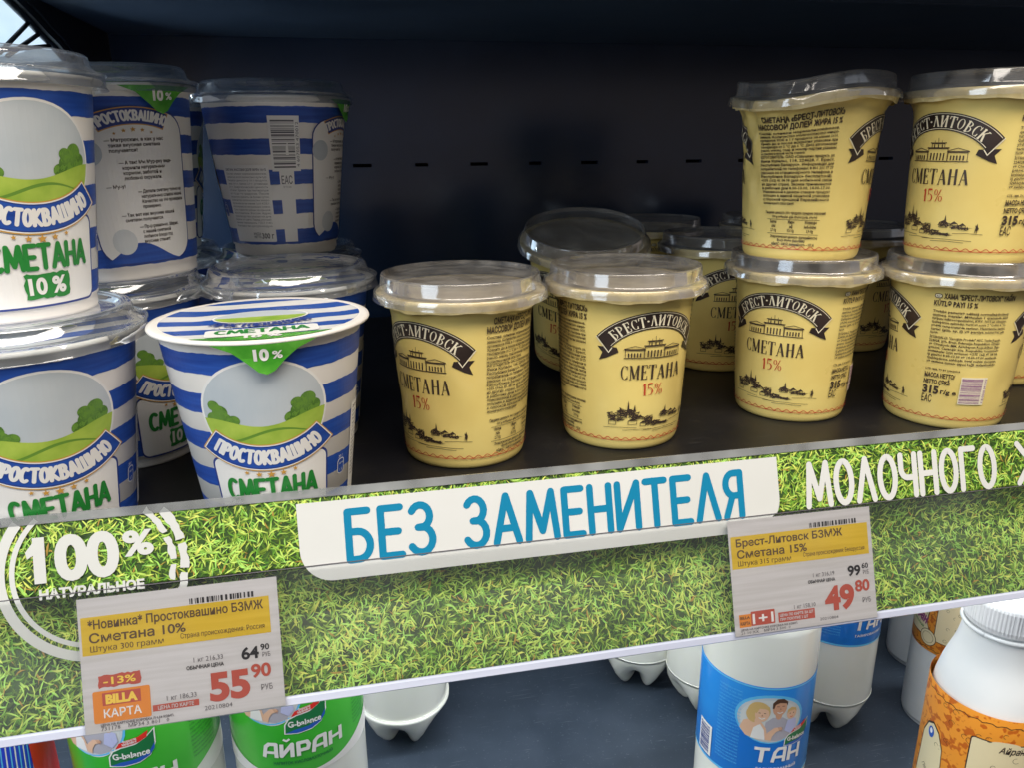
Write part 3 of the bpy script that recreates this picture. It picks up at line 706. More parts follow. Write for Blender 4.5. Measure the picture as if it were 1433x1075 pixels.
def circ_clip(cx, cy, r, top):       # lower part of a disc under a wavy line top(x)
    P = [(cx+r*math.cos(R(a)), cy+r*math.sin(R(a))) for a in range(180, 361, 6)]
    P = [p for p in P if p[1] < top(p[0])]
    xs = np.linspace(P[-1][0]+.3, P[0][0]-.3, 24)
    return P+[(x, min(top(x), cy+math.sqrt(max(0, r*r-(x-cx)**2)))) for x in xs]
def front_art(A):
    cx, cy, r = 0, 62, 23.4
    A.disc('medallion', 'white', cx, cy, r+1.0, lift=2)
    A.disc('medallion', 'sky', cx, cy, r, lift=3)
    for x, y, q in ((-18.6, 66, 2.4), (-16.5, 63.2, 3.2), (-19.3, 60, 3.0), (-15, 60, 3), (-11.5, 59.4, 2.4), (13, 62, 3.6), (16.4, 66.5, 3.2), (18.6, 63, 3.0), (19.6, 58.6, 2.8), (9.6, 59.4, 2.6), (16, 60, 3.4), (12, 65.6, 2.4)):
        if math.hypot(x, y-cy)+q < r+1.0:
            A.disc('medallion', 'dgreen', x, y, q, lift=4, n=18)
            for k in range(7): a = 6.28*k/7+x; A.disc('medallion', 'dgreen' if k % 2 else 'bush2', x+q*.6*math.cos(a), y+q*.6*math.sin(a), q*.42, lift=4.4, n=9)
    A.poly('medallion', 'lgreen', circ_clip(cx, cy, r, lambda x: 58.6-2.2*math.cos(x*.14)+.03*x), 5)
    A.poly('medallion', 'bush2', circ_clip(cx, cy, r, lambda x: 52.5+2.6*math.sin(x*.15+.9)), 6)
    A.poly('medallion', 'lgreen', circ_clip(cx, cy, r, lambda x: 51.4+2.6*math.sin(x*.145+.8)), 7)
    A.poly('medallion', 'bush2', circ_clip(cx, cy, r, lambda x: 47+1.6*math.sin(x*.2-2)), 7.5)
    A.poly('medallion', 'meadow2', circ_clip(cx, cy, r, lambda x: 46.2+1.6*math.sin(x*.2-2)), 8)
    # white panel with a blue outline
    A.rect('panel', 'dblue', -25.2, 25.2, 5.6, 41.6, 1.2, r=4.4)
    A.rect('panel', 'white', -24.3, 24.3, 6.5, 40.7, 1.6, r=3.8)
    # smile-shaped name ribbon
    cy2 = 77.5
    def rib(r0, r1, a, m, l):
        n = 26
        A.band('ribbon', m, [(r0*math.sin(R(-a+2*a*i/n)), cy2-r0*math.cos(R(-a+2*a*i/n))) for i in range(n+1)], [(r1*math.sin(R(-a+2*a*i/n)), cy2-r1*math.cos(R(-a+2*a*i/n))) for i in range(n+1)], l)
    rib(42.4, 29.6, 41.2, 'gold', 9); rib(41.9, 30.1, 40.5, 'white', 9.6); rib(41.4, 30.6, 39.8, 'dblue', 10); rib(40.9, 31.1, 39.2, 'blue', 10.6)
    A.write('lettering', 'white', 'ПРОСТОКВАШИНО', 0, 38.8, 5.9, RF, 1.5, gap=.24, arc=-38.7, lift=12, width=46)
    for k, q in ((-2, 1.1), (-1, 1.5), (0, 1.9), (1, 1.5), (2, 1.1)): star(A, k*4.9, 33.6+.34*k*k-.2, q)
    A.write('lettering', 'green', 'СМЕТАНА', 0, 21.8, 9.2, RF, 1.85, gap=.2, lift=8, width=37.5)
    A.rect('percent_badge', 'green', -8.8, 9.0, 9.4, 19.6, 7, jag=.4)
    A.text('lettering', 'white', '10 %', 0, 11.4, 6.2, width=15, align='c', bold=.04, lift=10)
def back_art(A):
    # nutrition badge right of the front
    A.rect('energy_badge', 'white', 31.4, 36.4, 24, 31.6, 3, r=1.8); A.rect('energy_badge', 'blue', 31.8, 36, 24.4, 31.2, 4, r=1.5)
    A.text('lettering', 'white', '20 г', 32.2, 32.2, 1.1, width=3.2); A.text('lettering', 'white', 'ЭНЕРГИЯ', 32.3, 28.6, .9, width=3.2, lift=6); A.text('lettering', 'white', '1 %', 33, 25.2, 1.4, width=1.9, lift=6)
    # ingredients
    A.rect('text_panel', 'white', 42, 72, 9.2, 56, 2, r=1)
    L = ['СМЕТАНА, МАССОВАЯ ДОЛЯ ЖИРА 10,0 %', 'Состав: сливки нормализованные,', 'закваска молочнокислых культур.', 'Пищевая ценность в 100 г продукта:', 'жир 10,0 г, белок 2,9 г, углеводы', '3,9 г. Энергетическая ценность', '117 ккал. Хранить при температуре', 'от +2 до +6 градусов. После', 'вскрытия хранить не более суток.', 'Количество молочнокислых микро-', 'организмов не менее 1х10 КОЕ/г.', 'Изготовлено из натуральных сливок.', 'Срок годности указан на крышке.', 'Изготовитель: Россия. Адрес', 'производства указан на дне.', 'Беречь от света. Перед употреб-', 'лением перемешать. ГОСТ 31452', 'Упаковано без доступа воздуха.']
    para(A, 'lettering', 'grey_ink', L[:1], 44, 52.5, 1.35, 2.2, 26.5, bold=.03)
    para(A, 'lettering', 'grey_ink', L[1:], 44, 50.2, 1.15, 1.98, 26.5)
    para(A, 'lettering', 'grey_ink', ['МАССА', 'НЕТТО'], 57, 13.6, 1.4, 2.0, 5, bold=.03)
    A.text('lettering', 'grey_ink', '300 г', 62.6, 11.4, 3.2, width=8, bold=.03)
    # barcode and the white strip under it
    A.rect('text_panel', 'white', 74, 89.5, 52, 84, 2); A.rect('text_panel', 'white', 77.5, 85.5, 9, 53, 2)
    for z0, z1 in ((35, 44.2), (17, 26.4)): A.rect('text_panel', 'white', 72, 93, z0+.2, z1-.2, 2)
    barcode(A, 'barcode', 'grey_ink', 75.2, 86.8, 54, 82, 11, vertical=True)
    A.text('lettering', 'grey_ink', '4 607053 470012', 89, 54.5, 1.5, width=26, rot=math.pi/2)
    A.text('lettering', 'grey_ink', 'ЕАС', 78.4, 44.5, 4.6, width=6, bold=.01); A.text('lettering', 'grey_ink', 'ТР ТС 033', 79, 42.2, .9, width=4.5)
    # the talking panel: words kept, the animals left out
    cx = 121
    A.rect('story_panel', 'dblue', cx-24.6, cx+24.6, 8.2, 82.5, 3, r=11); A.rect('story_panel', 'white', cx-23.9, cx+23.9, 8.9, 81.8, 4, r=10.5)
    A.poly('story_panel', 'blue', [(cx-24, 8.9)]+[(cx-24+48*i/16, 14+5*math.sin(i*.42-1.1)) for i in range(17)]+[(cx+24, 8.9)], 5)
    for x, y, q in ((cx-19, 64, 5.4), (cx-12, 20, 5.8)): A.disc('story_panel', 'sky', x, y, q, q*1.12, lift=6, n=28)
    n = 20
    def rib2(r0, r1, a, m, l):
        A.band('ribbon', m, [(cx+r1*math.sin(R(-a+2*a*i/n)), 44+r1*math.cos(R(-a+2*a*i/n))) for i in range(n+1)], [(cx+r0*math.sin(R(-a+2*a*i/n)), 44+r0*math.cos(R(-a+2*a*i/n))) for i in range(n+1)], l)
    rib2(32.2, 40.6, 24.5, 'gold', 7); rib2(32.7, 40.1, 23.8, 'dblue', 8)
    A.write('lettering', 'white', 'ПРОСТОКВАШИНО', cx, 78.4, 4.3, RF, .95, gap=.22, arc=34.6, lift=10, width=29)
    for k, q in ((-2, .8), (-1, 1.1), (0, 1.3), (1, 1.1), (2, .8)): star(A, cx+k*3.8, 74-.4*k*k, q)
    Q = [(cx-12, 68.6, ['— Матроскин, а как у нас', 'такая вкусная сметана', 'получается?'], 25), (cx-8, 57.8, ['— А так! Мы Мур-рку ведь', 'кормили натуральным', 'кормом, заботой и', 'любовью окружали.'], 24),
         (cx-15, 46.6, ['— Му-у!'], 8), (cx-2, 43.6, ['— Делали сметану только из', 'натуральных сливок нашей.', 'Качество на 100 проверили', 'проверено.'], 23),
         (cx-11, 32.4, ['— Так вот как вкуснее нашей', 'сметаны получается.'], 26), (cx-4, 26.2, ['— Пр-р-равильно. Шарик,', 'с нашей сметаной', 'любимое блюдо под', 'вкуснее станет!'], 21)]
    for x, y, Ls, wd in Q:
        mx = max(len(q) for q in Ls)
        for i, t in enumerate(Ls): A.text('lettering', 'ink', t, x+(1.2 if i else 0), y-i*2.5, 1.55, width=wd*len(t)/mx, bold=.02, res=1, lift=7)
def foil_top(parent, tabdir, z=95.6):
    V = [(0, 0, z-1.2)]; F = []; FM = []; nr, ns = 16, 96; Rm = 47.2
    for j in range(1, nr+1):
        for i in range(ns):
            th = 2*math.pi*i/ns; r = Rm*j/nr
            zz = z-1.2*(1-min(1, (j/nr)**4))+.25*math.sin(3*th+j)*(j/nr)*(1-j/nr)*2
            if j == nr: zz -= .25
            V.append((r*math.sin(th), -r*math.cos(th), zz))
    for i in range(ns): F.append((0, 1+i, 1+(i+1) % ns))
    for j in range(nr-1):
        for i in range(ns):
            a = 1+j*ns+i; b = 1+j*ns+(i+1) % ns; F.append((a, a+ns, b+ns, b))
    for i in range(ns): V.append((48.0*math.sin(2*math.pi*i/ns), -48.0*math.cos(2*math.pi*i/ns), z-1.6))
    o0 = 1+(nr-1)*ns
    for i in range(ns): F.append((o0+i, o0+ns+i, o0+ns+(i+1) % ns, o0+(i+1) % ns))
    fo = link('foil_seal', mesh('foil_seal', V, F, 'foilstripe', smooth=True), parent, rotz=tabdir)
    A = Art()
    # green patch towards the tab, then the tab folded over the rim
    A.poly('green_patch', 'lidgreen', [(46.6*math.sin(R(a)), -46.6*math.cos(R(a))) for a in range(-38, 39, 3)]+[(16, -36.5), (0, -35), (-16, -36.5)], 1)
    A.rect('white_patch', 'white', -23, 23, -35, -20, 2, r=2.5)
    A.disc('medallion', 'white', 0, 4, 21, 13, lift=2); A.disc('medallion', 'sky', 0, 4, 20.2, 12.2, lift=3)
    A.poly('medallion', 'lgreen', [(20*math.cos(R(a)), 4+12*math.sin(R(a))) for a in range(180, 361, 8)], 4)
    A.write('lettering', 'green', 'СМЕТАНА', 0, -29.4, 7.2, RF, 1.6, lift=4, width=37)
    A.write('lettering', 'dblue', 'ПРОСТОКВАШИНО', 0, -16.5, 5.6, RF, 1.3, arc=-40, lift=5, width=46)
    A.text('lettering', 'white', '10 %', 0, -41.4, 5.0, width=15, align='c', bold=.05, lift=4)
    A.text('lettering', 'grey_ink', '21.09.21  14:26  102', -21, -18.6, 1.7, width=42, lift=6)
    def mp(V):
        r = np.hypot(V[:, 0], V[:, 1])/47.2; return np.column_stack([V[:, 0], V[:, 1], z-1.2*(1-np.minimum(1, r**4))+V[:, 2]+.15])
    A.emit(mp, fo, step=4)
    A = Art()
    pts = [(-21, 0), (21, 0), (13, -3.2), (7.2, -8), (3.2, -12.2), (0, -13.6), (-3.2, -12.4), (-7.2, -8.4), (-13, -3.2)]
    A.poly('pull_tab', 'lidgreen', pts, 0); A.text('pull_tab', 'white', '10', -4.6, -7.0, 4.6, width=6, bold=.05, lift=3); A.text('pull_tab', 'white', '%', 2.6, -6.6, 3.2, width=4.2, bold=.03, lift=3)
    def mt(V):
        d = -V[:, 1]; r = 48.15-1.1*np.minimum(1, d/6)-.05*d+V[:, 2]; th = V[:, 0]/47.0
        return np.column_stack([r*np.sin(th), -r*np.cos(th), z-1.6-d*.97+.0*d])
    A.emit(mt, fo, step=2)
M['lidgreen'] = mottled(mat('green_foil_ink', (.08, .42, .03), .28, .6), (.05, .30, .02), (.16, .55, .06), 60, bump=.2, rough=(.18, .36))
fs = mat('striped_foil', (.7, .7, .7), .26, .6); M['foilstripe'] = fs
tc = N(fs, 'ShaderNodeTexCoord'); wv = N(fs, 'ShaderNodeTexWave'); wv.bands_direction = 'Y'; wv.inputs['Scale'].default_value = 15; wv.inputs['Distortion'].default_value = 3.0; wv.inputs['Detail'].default_value = 1; wv.inputs['Detail Scale'].default_value = .7
rp = N(fs, 'ShaderNodeValToRGB'); rp.color_ramp.interpolation = 'CONSTANT'; rp.color_ramp.elements[0].color = (.018, .085, .38, 1); rp.color_ramp.elements[1].color = (.78, .77, .74, 1); rp.color_ramp.elements[1].position = .5
LK(fs, tc.outputs['Object'], wv.inputs[0]); LK(fs, wv.outputs[0], rp.inputs[0]); LK(fs, rp.outputs[0], BS(fs).inputs['Base Color'])
no = N(fs, 'ShaderNodeTexNoise'); no.inputs['Scale'].default_value = 90; bp = N(fs, 'ShaderNodeBump'); bp.inputs['Strength'].default_value = .35; bp.inputs['Distance'].default_value = .001
LK(fs, tc.outputs['Object'], no.inputs[0]); LK(fs, no.outputs[0], bp.inputs['Height']); LK(fs, bp.outputs[0], BS(fs).inputs['Normal'])

def make_blue(lid=True, tab=0.0, name='sour_cream_cup'):
    root = thing(name, '', 'cup')
    body = lathe('body', [(0, 2), (29, 2), (31.4, 0), (32.4, .3), (32.7, 1.5), (32.7, 5.6), (33.5, 6.2), (43.4, 88), (43.8, 92.4)], 'cupwhite', parent=root)
    lathe('rim', [(43.6, 92), (44.6, 93.2), (46.4, 93.4), (47.9, 93.7), (48.2, 94.4), (47.9, 95.2), (46, 95.6), (43, 95.2)], 'cupwhite', parent=root)
    A = Art(); stripes(A); front_art(A); back_art(A); A.emit(cup_map(RP), body, step=2.2)
    foil_top(root, tab)
    if lid:
        ld = lathe('lid', [(0, 101.4), (36, 101.4), (38.2, 101.6), (39.4, 103.4), (41.2, 104.2), (43.4, 104.0), (44.4, 102.6), (44.9, 99.8), (46, 99.0), (46.4, 97.6), (48.6, 97.2), (49.4, 96.4), (49.6, 92.6), (50.4, 91.2)], 'lid', parent=root)
        lathe('lid_ring', [(40.6, 104.2), (41.2, 104.7), (42.2, 104.9), (43.2, 104.7), (43.9, 104.1)], 'lid', parent=ld)
        v, f = tube([(49.7*math.sin(2*math.pi*i/96), -49.7*math.cos(2*math.pi*i/96), 97.0) for i in range(97)], .45, 6); link('lid_bead', mesh('lid_bead', v, f, 'lid', smooth=True), ld)
    return root

# ---- yellow cup
RB_ = lerp_prof([(31.6, 0), (33.4, 1.2), (34.2, 4), (35.6, 20), (37.6, 62), (38.6, 80), (39.2, 84), (41, 87.5)])
def yribbon(A, cx):
    E = 'ribbon|%d' % cx
    # dark arched ribbon with folded swallow tails
    n = 30; cy = 46.6; a = 53; ry = .92
    def P(r, t): return (cx+r*1.02*math.sin(R(t)), cy+r*ry*math.cos(R(t)))
    def bnd(r0, r1, a0, a1, m, l): A.band(E, m, [P(r1, a0+(a1-a0)*i/n) for i in range(n+1)], [P(r0, a0+(a1-a0)*i/n) for i in range(n+1)], l)
    bnd(28.6, 38.8, -a, a, 'brown', 3); bnd(29.3, 29.6, -a+1, a-1, 'cream', 5); bnd(37.8, 38.1, -a+1, a-1, 'cream', 5)
    for sg in (-1, 1):
        def Q(x, y): return (cx+sg*x, y)
        T = [Q(20.6, 62.4), Q(31.0, 62.6), Q(28.2, 59.2), Q(30.0, 54.8), Q(26.0, 56.2), Q(19.6, 59.6)]
        A.poly(E, 'brown', T, 2)
        A.stroke(E, 'cream', [P(28.2, a*sg+0), Q(24.8, 59.4), P(38.9, a*sg)], .5, 6, cap=False)
        A.poly(E, 'brown', [P(28.6, (a-.5)*sg), Q(25.2, 60.4), P(38.6, (a-.5)*sg)], 4)
    A.write('lettering|%d' % cx, 'cream', 'БРЕСТ·ЛИТОВСК', cx, cy+30.7*ry, 5.4, VF, .92, gap=.16, arc=31.5, lift=8, width=47, thin=.42)
def palace(A, cx, m='ink'):
    y = 56.2; E = 'palace_drawing|%d' % cx
    A.stroke(E, m, [(cx-16.5, y), (cx+16.5, y-.2)], .5, 2)
    for x0, x1, h in ((-16, -6, 4.6), (6, 16, 4.6), (-5.6, 5.6, 6.6)):
        A.stroke(E, m, [(cx+x0, y), (cx+x0, y+h), (cx+x1, y+h), (cx+x1, y)], .3, 2); A.stroke(E, m, [(cx+x0-.5, y+h+.5), (cx+x1+.5, y+h+.5)], .6, 2)
        k = int((x1-x0)/1.9)
        for i in range(k):
            xx = cx+x0+1+(x1-x0-2)*(i+.5)/k-.1; A.rect(E, m, xx-.36, xx+.36, y+.5, y+h*.66, 3)
    A.stroke(E, m, [(cx-16.5, y+5.4), (cx-11, y+7), (cx-6, y+5.6)], .35, 2); A.stroke(E, m, [(cx+16.5, y+5.4), (cx+11, y+7), (cx+6, y+5.6)], .35, 2)
    A.stroke(E, m, [(cx-3.6, y+7), (cx-3.6, y+9.4), (cx+3.6, y+9.4), (cx+3.6, y+7)], .35, 2); A.stroke(E, m, [(cx-4.4, y+9.8), (cx+4.4, y+9.8)], .5, 2)
    for x in (-2.2, 0, 2.2): A.rect(E, m, cx+x-.3, cx+x+.3, y+7.2, y+9, 3)
    A.stroke(E, m, [(cx, y+9.8), (cx, y+12.4)], .25, 2); A.stroke(E, m, [(cx-2, y+9.8), (cx-2, y+11)], .25, 2); A.stroke(E, m, [(cx+2, y+9.8), (cx+2, y+11)], .25, 2)
def town(A, cx, m='ink'):
    E = 'town_drawing|%d' % cx; r = random.Random(3)
    def scrib(x, y, rx, ry, k, w=.48):
        p = []; y += 1.2; ry *= 1.15
        for i in range(int(k*1.5)): a = r.uniform(0, 6.28); q = r.uniform(.3, 1); p.append((cx+x+rx*q*math.cos(a), y+ry*q*math.sin(a)))
        A.stroke(E, m, p, w, 2, cap=False)
    for x, y, rx, ry, k in ((-22, 21, 3.2, 2.4, 16), (-16.5, 22.6, 4, 3.0, 26), (-11, 22.8, 4.2, 3.0, 28), (-8, 19.6, 5, 1.6, 18), (-19, 18.6, 4.6, 1.3, 16), (-1, 17.6, 3.6, 3.2, 26), (3, 15.6, 5, 1.5, 18), (10, 20.4, 5.2, 1.5, 18), (16, 19.4, 4, 1.3, 14), (9, 15.0, 7, .9, 18), (20, 18.6, 3.8, 1.1, 12), (25.5, 18.4, 1.3, 2.4, 12)): scrib(x, y, rx, ry, k)
    for x, y, wd, h in ((-24, 16.6, 4, 2.4), (-13, 16.8, 5, 2.2), (6.5, 20, 4.5, 2.6), (12.5, 20, 3.5, 2.2), (17, 19.6, 3, 1.8), (-6, 15.6, 3.4, 1.8)):
        A.stroke(E, m, [(cx+x, y), (cx+x, y+h), (cx+x+wd/2, y+h+1.3), (cx+x+wd, y+h), (cx+x+wd, y), (cx+x, y)], .3, 3); A.poly(E, m, [(cx+x, y+h), (cx+x+wd/2, y+h+1.3), (cx+x+wd, y+h)], 3)
    for x, y, h in ((-13.2, 24, 7.4), (-9.6, 24.4, 4.4), (9.5, 22, 5.2), (25.8, 19.5, 3.4), (-17.6, 24, 3)):
        A.poly(E, m, [(cx+x-.8, y), (cx+x, y+h), (cx+x+.8, y)], 3)
    for x0, x1, y in ((-27, -8, 14.6), (-4, 24, 13.0), (-16, 4, 13.2), (14, 29, 16.8), (2, 20, 11.9)): A.stroke(E, m, [(cx+x0, y), (cx+(x0+x1)/2, y+.4), (cx+x1, y-.1)], .24, 2)
RU1 = ['СМЕТАНА «БРЕСТ-ЛИТОВСК»', 'МАССОВОЙ ДОЛЕЙ ЖИРА 15 %']
RU = ['Состав: сливки нормализованные,', 'закваска. Количество молочнокислых микро-', 'организмов КОЕ в 1 г продукта не менее 1х10,', 'Хранить до и после вскрытия упаковки при', 'температуре от 2 °С до 6 °С. Дата изготовления', '(число, месяц, год) и номер партии указаны', 'на упаковке и нижней части стакана.', 'ИЗГОТОВИТЕЛЬ: ОАО «Савушкин продукт», ул.', 'Янки Купалы, 118, 224028, г. Брест,', 'Республика Беларусь. Информация для', 'потребителей по телефонам: 8 801 201 77 77', '(звонок со стационарного телефона в', 'Республике Беларусь бесплатный),', '+375 (162) 41 08 98 (для мобильной связи', 'из других стран). Звонки принимаются', 'в рабочие дни 8.00-13.00, 14.00-17.00.', 'Упакованный в данном стакане продукт', 'отпущен в единой защитной упаковке', 'с плоской крышкой Евразийского', 'экономического союза принят.']
AZ1 = ['ХАМА "БРЕСТ-ЛИТОВСК" YAĞIN', 'KÜTLƏ PAYI 15 %']
AZ = ['Tərkibi: pasterizə edilmiş normallaşdırılmış', 'qaymaq, mayalar. Məhsulun 1 qramında süd', 'turşusu mikroorqanizmləri, KƏY: 1x10 az olmayan.', 'Qablaşdırma açılmadan əvvəl və sonra 2 °C-dən 6 °C-', 'yədək temperaturda saxlanır. Hazırlanma tarixi,', 'tarixi (gün, ay, il) və partiya nömrəsi alt', 'hissədə.', 'İSTEHSALÇI: "Savuşkin Produkt" ASC, Yanka Kupala,', '224028, şəh. Brest, Belarusiya Respublikası. İdxalçı:', 'və Cənubyolu MM, Azərbaycan Respublikası, Bakı', 'şəhəri, Cavanşir küç. Respublika ərazisində', 'istehlakçılar üçün məlumat: +(375 162) 41 08 98.', 'iş günləri 8.00-13.00 və 14.00-17.00 saatlarda.', 'Qablaşdırma atıldıqda ətraf mühiti qoruyun,', 'və saxlama zamanı qapaq bağlı saxlanılmalıdır.']
def ru_block(A, cx):
    x = cx-19.5; T = 'lettering|ru'
    A.text(T, 'ink', RU1[0], cx+2, 81.2, 3.2, width=36, align='c', bold=.035, res=1); A.text(T, 'ink', RU1[1], cx, 76.6, 3.2, width=39, align='c', bold=.035, res=1)
    para(A, T, 'ink', RU, x, 73.6, 1.4, 2.16, 38, bold=.025, ragged=(6, 19))
    A.text(T, 'ink', 'Пищевая ценность 100 г продукта (среднее значение)', cx, 27.2, 1.4, width=36, align='c', bold=.03, res=1)
    A.text(T, 'ink', '100 g məhsulun qida dəyəri (orta dəyər)', cx, 24.9, 1.4, width=27, align='c', bold=.03, res=1)
    A.stroke(T, 'ink', [(cx-17, 23.9), (cx+15, 23.9)], .25, 2); A.stroke(T, 'ink', [(cx-17, 15.6), (cx+15, 15.6)], .25, 2)
    for k, c3 in enumerate((('Белки', 'zülal', '2,7 г/g'), ('Жиры', 'yağ', '15,0 г/g'), ('Углеводы', 'karbohidrat', '3,9 г/g'))):
        for j, t in enumerate(c3): A.text(T, 'ink', t, cx-13+k*11.6, 21.8-j*2.5, 1.6, align='c', sx=.62, bold=.03, res=1)
    A.text(T, 'ink', 'Энергетическая ценность (калорийность)', cx, 13.2, 1.4, width=30, align='c', bold=.03, res=1)
    A.text(T, 'ink', 'Enerji dəyəri (kalorililik)', cx-1, 11.2, 1.4, width=18, align='c', bold=.03, res=1)
    A.text(T, 'ink', 'кДж/кС – 668/162 (калорийность – 157,6)', cx, 9.0, 1.4, width=27, align='c', bold=.03, res=1)
def az_block(A, cx):
    x = cx-19; T = 'lettering|az'
    A.rect(T, 'ink', x, x+3.8, 81.2, 83.9, 1, r=1.2); A.rect(T, 'cream', x+.35, x+3.45, 81.55, 83.55, 2, r=.9); A.text(T, 'ink', 'AZ', x+.9, 81.9, 1.2, width=2, lift=4)
    A.text(T, 'ink', AZ1[0], x+4.6, 81.2, 2.9, width=35, bold=.035, res=1); A.text(T, 'ink', AZ1[1], x, 76.8, 2.9, width=21, bold=.035, res=1)
    para(A, T, 'ink', AZ[:7], x, 72.8, 1.35, 2.15, 38, bold=.025, ragged=(6,)); para(A, T, 'ink', AZ[7:], x, 57.2, 1.35, 2.15, 37, bold=.025)
    A.text(T, 'ink', 'СТБ 1888, ТУ BY 200030514', x, 37.4, 1.1, width=18, bold=.03, res=1)
    A.text(T, 'ink', 'МАССА НЕТТО/', x, 33, 2.5, width=16, bold=.04); A.text(T, 'ink', 'NETTO ÇƏKİ:', x, 28.8, 2.5, width=14, bold=.04)
    A.text(T, 'ink', '315', x, 22.6, 4.4, width=8.6, bold=.05); A.text(T, 'ink', 'г/g e', x+9.6, 22.8, 2.6, width=8.4, bold=.03); A.text(T, 'ink', 'ЕАС', x, 16.6, 4.6, width=5.6, bold=.01)
    A.rect('barcode', 'cream', x+19.5, x+34, 17.2, 34.6, 1); barcode(A, 'barcode', 'purple', x+20, x+31.5, 18, 34, 5, vertical=True); A.text('barcode', 'purple', '4 810268 041242', x+33.8, 18.2, 1.3, width=15.5, rot=math.pi/2)
YRW = math.pi*UR
def make_yellow(deform=None, tilt_lid=None, marks=False, name='sour_cream_cup', seed=1, quarter=YRW/2):
    root = thing(name, '', 'cup'); r = random.Random(seed); ph = [r.uniform(0, 6.28) for _ in range(6)]
    df = deform
    prof = [(0, 3), (28, 2), (30.6, .4), (31.6, 0), (32.8, .5), (33.6, 1.8), (34.2, 4)]+[(RB_(z), z) for z in (12, 20, 26, 32, 38, 44, 50, 56, 62, 68, 74, 80, 84, 87.5)]+[(43.2, 89.6)]
    body = lathe('body', prof, 'yellow', seg=144, fn=df, parent=root)
    A = Art()
    for c in (0, YRW):
        yribbon(A, c); palace(A, c)
        A.write('lettering|%d' % c, 'ink', 'СМЕТАНА', c, 43.6, 8.2, VF, 1.15, gap=.14, width=36, thin=.40, cap_ends=False)
        A.write('percent|%d' % c, 'red', '15%', c+.5, 34.0, 6.8, VF, .95, gap=.12, width=11.5, thin=.40, cap_ends=False)
        town(A, c)
    ru_block(A, YRW/2); az_block(A, -YRW/2 if True else 0)
    W = YRW; n = 220
    A.stroke('wave_line', 'red', [(-W+2*W*i/n, 6.9) for i in range(n+1)], .34, 2, cap=False)
    A.stroke('wave_line', 'red', [(-W+2*W*i/n, 8.0+.75*math.sin(2*math.pi*i/n*46)) for i in range(n*3+1)] if False else [(-W+2*W*i/660, 7.9+.72*math.sin(2*math.pi*i/660*44)) for i in range(661)], .36, 2, cap=False)
    A.emit(cup_map(RB_, df), body, step=2.0)
    # crinkled foil with a skirt hanging under the flange
    def sk(th, rr, zz):
        k = max(0, min(1, (93.6-zz)/5.0)); k = k if rr > 44 else 0
        return rr+k*(.22*math.sin(17*th+ph[0])+.25*math.sin(31*th+ph[1])+.2*math.sin(7*th+ph[2])), zz-k*(.45*math.sin(5*th+ph[3])+.3*math.sin(13*th+ph[4]))
    def skd(th, rr, zz):
        a, b = sk(th, rr, zz)
        return df(th, a, b) if df else (a, b)
    lathe('membrane', [(0, 93.0), (20, 93.3), (34, 92.9), (40.5, 93.4), (41.8, 94.15)], 'membrane', seg=64, fn=df, parent=root)
    lathe('foil_seal', [(41.5, 94.1), (45.6, 94.3), (46.3, 93.7), (46.1, 92.2), (45.3, 90.4), (44.7, 88.2)], 'foil', seg=180, fn=skd, parent=root)
    if marks:   # foil tab with recycling marks and a wavy line
        A = Art(); T = 'foil_tab'
        A.poly(T, 'foil', [(-16, 2), (16, 2), (14, -2), (10, -6), (6, -9), (0, -10), (-6, -8.6), (-12, -3.4)], 1)
        A.stroke(T, 'purple', [(-15+i*.4, 1.2-i*.14+.5*math.sin(i*1.1)) for i in range(28)], .35, 4); A.stroke(T, 'purple', [(-15+i*.4, .4-i*.14-.5*math.sin(i*1.1)) for i in range(28)], .35, 4)
        A.ring(T, 'purple', 0, -2.4, 2.0, 2.35, lift=4); A.stroke(T, 'purple', [(-1, -3.4), (0, -1.2), (1, -3.4)], .35, 5)
        A.stroke(T, 'purple', [(4, -4), (6, -.8), (8, -4)], .4, 4, closed=True); A.text(T, 'purple', '41', 5.1, -3.6, 1.3, lift=6)
        A.emit(lambda V: np.column_stack([(46.7-.11*np.maximum(0, -V[:, 1])+V[:, 2])*np.sin(V[:, 0]/46), -(46.7-.11*np.maximum(0, -V[:, 1])+V[:, 2])*np.cos(V[:, 0]/46), 92.2+V[:, 1]]), root, step=2)[0].rotation_euler[2] = marks
    lp = [(0, 101.0), (34, 101.0), (40.4, 101.1), (41.0, 101.6), (41.5, 102.9), (42.1, 103.4), (42.9, 103.3), (43.3, 102.6), (43.9, 96.6), (44.5, 95.3), (46.7, 95.0), (47.3, 94.3), (47.6, 92.0), (48.0, 90.0)]
    fl = None
    if df: fl = lambda th, rr, zz: (lambda q: (q[0], q[1]))(df(th, rr, zz))
    ld = lathe('lid', lp, 'lidgrey', fn=fl, parent=root)
    return root
def copy_thing(src, loc, rotz, label):
    def cp(o, parent):
        c = o.copy(); COL.objects.link(c); c.parent = parent
        for ch in [x for x in kids.get(o.name, [])]: cp(ch, c)
        return c
    kids = {}
    for o in bpy.data.objects:
        if o.parent: kids.setdefault(o.parent.name, []).append(o)
    r = cp(src, None); place(r, loc, rotz, label); return r
def place(r, loc, rotz, label, group=None, tilt=None):
    r.location = Vector(loc)*S; r.rotation_mode = 'XYZ'; r.rotation_euler = (0, 0, R(rotz)); r['label'] = label
    if group: r['group'] = group
    if tilt:    # lean: (angle about X, angle about Y) in degrees
        r.rotation_mode = 'QUATERNION'
        r.rotation_quaternion = (Matrix.Rotation(R(tilt[1]), 3, 'Y') @ Matrix.Rotation(R(tilt[0]), 3, 'X') @ Matrix.Rotation(R(rotz), 3, 'Z')).to_quaternion()
def face(x, y): return math.degrees(-math.atan2(x-4.7, y+346.8))    # turn that points a cup's front at the photographer
G1 = 'blue and white striped cups'; G2 = 'yellow cups'; ZP, ZB = 102.6, 101.8

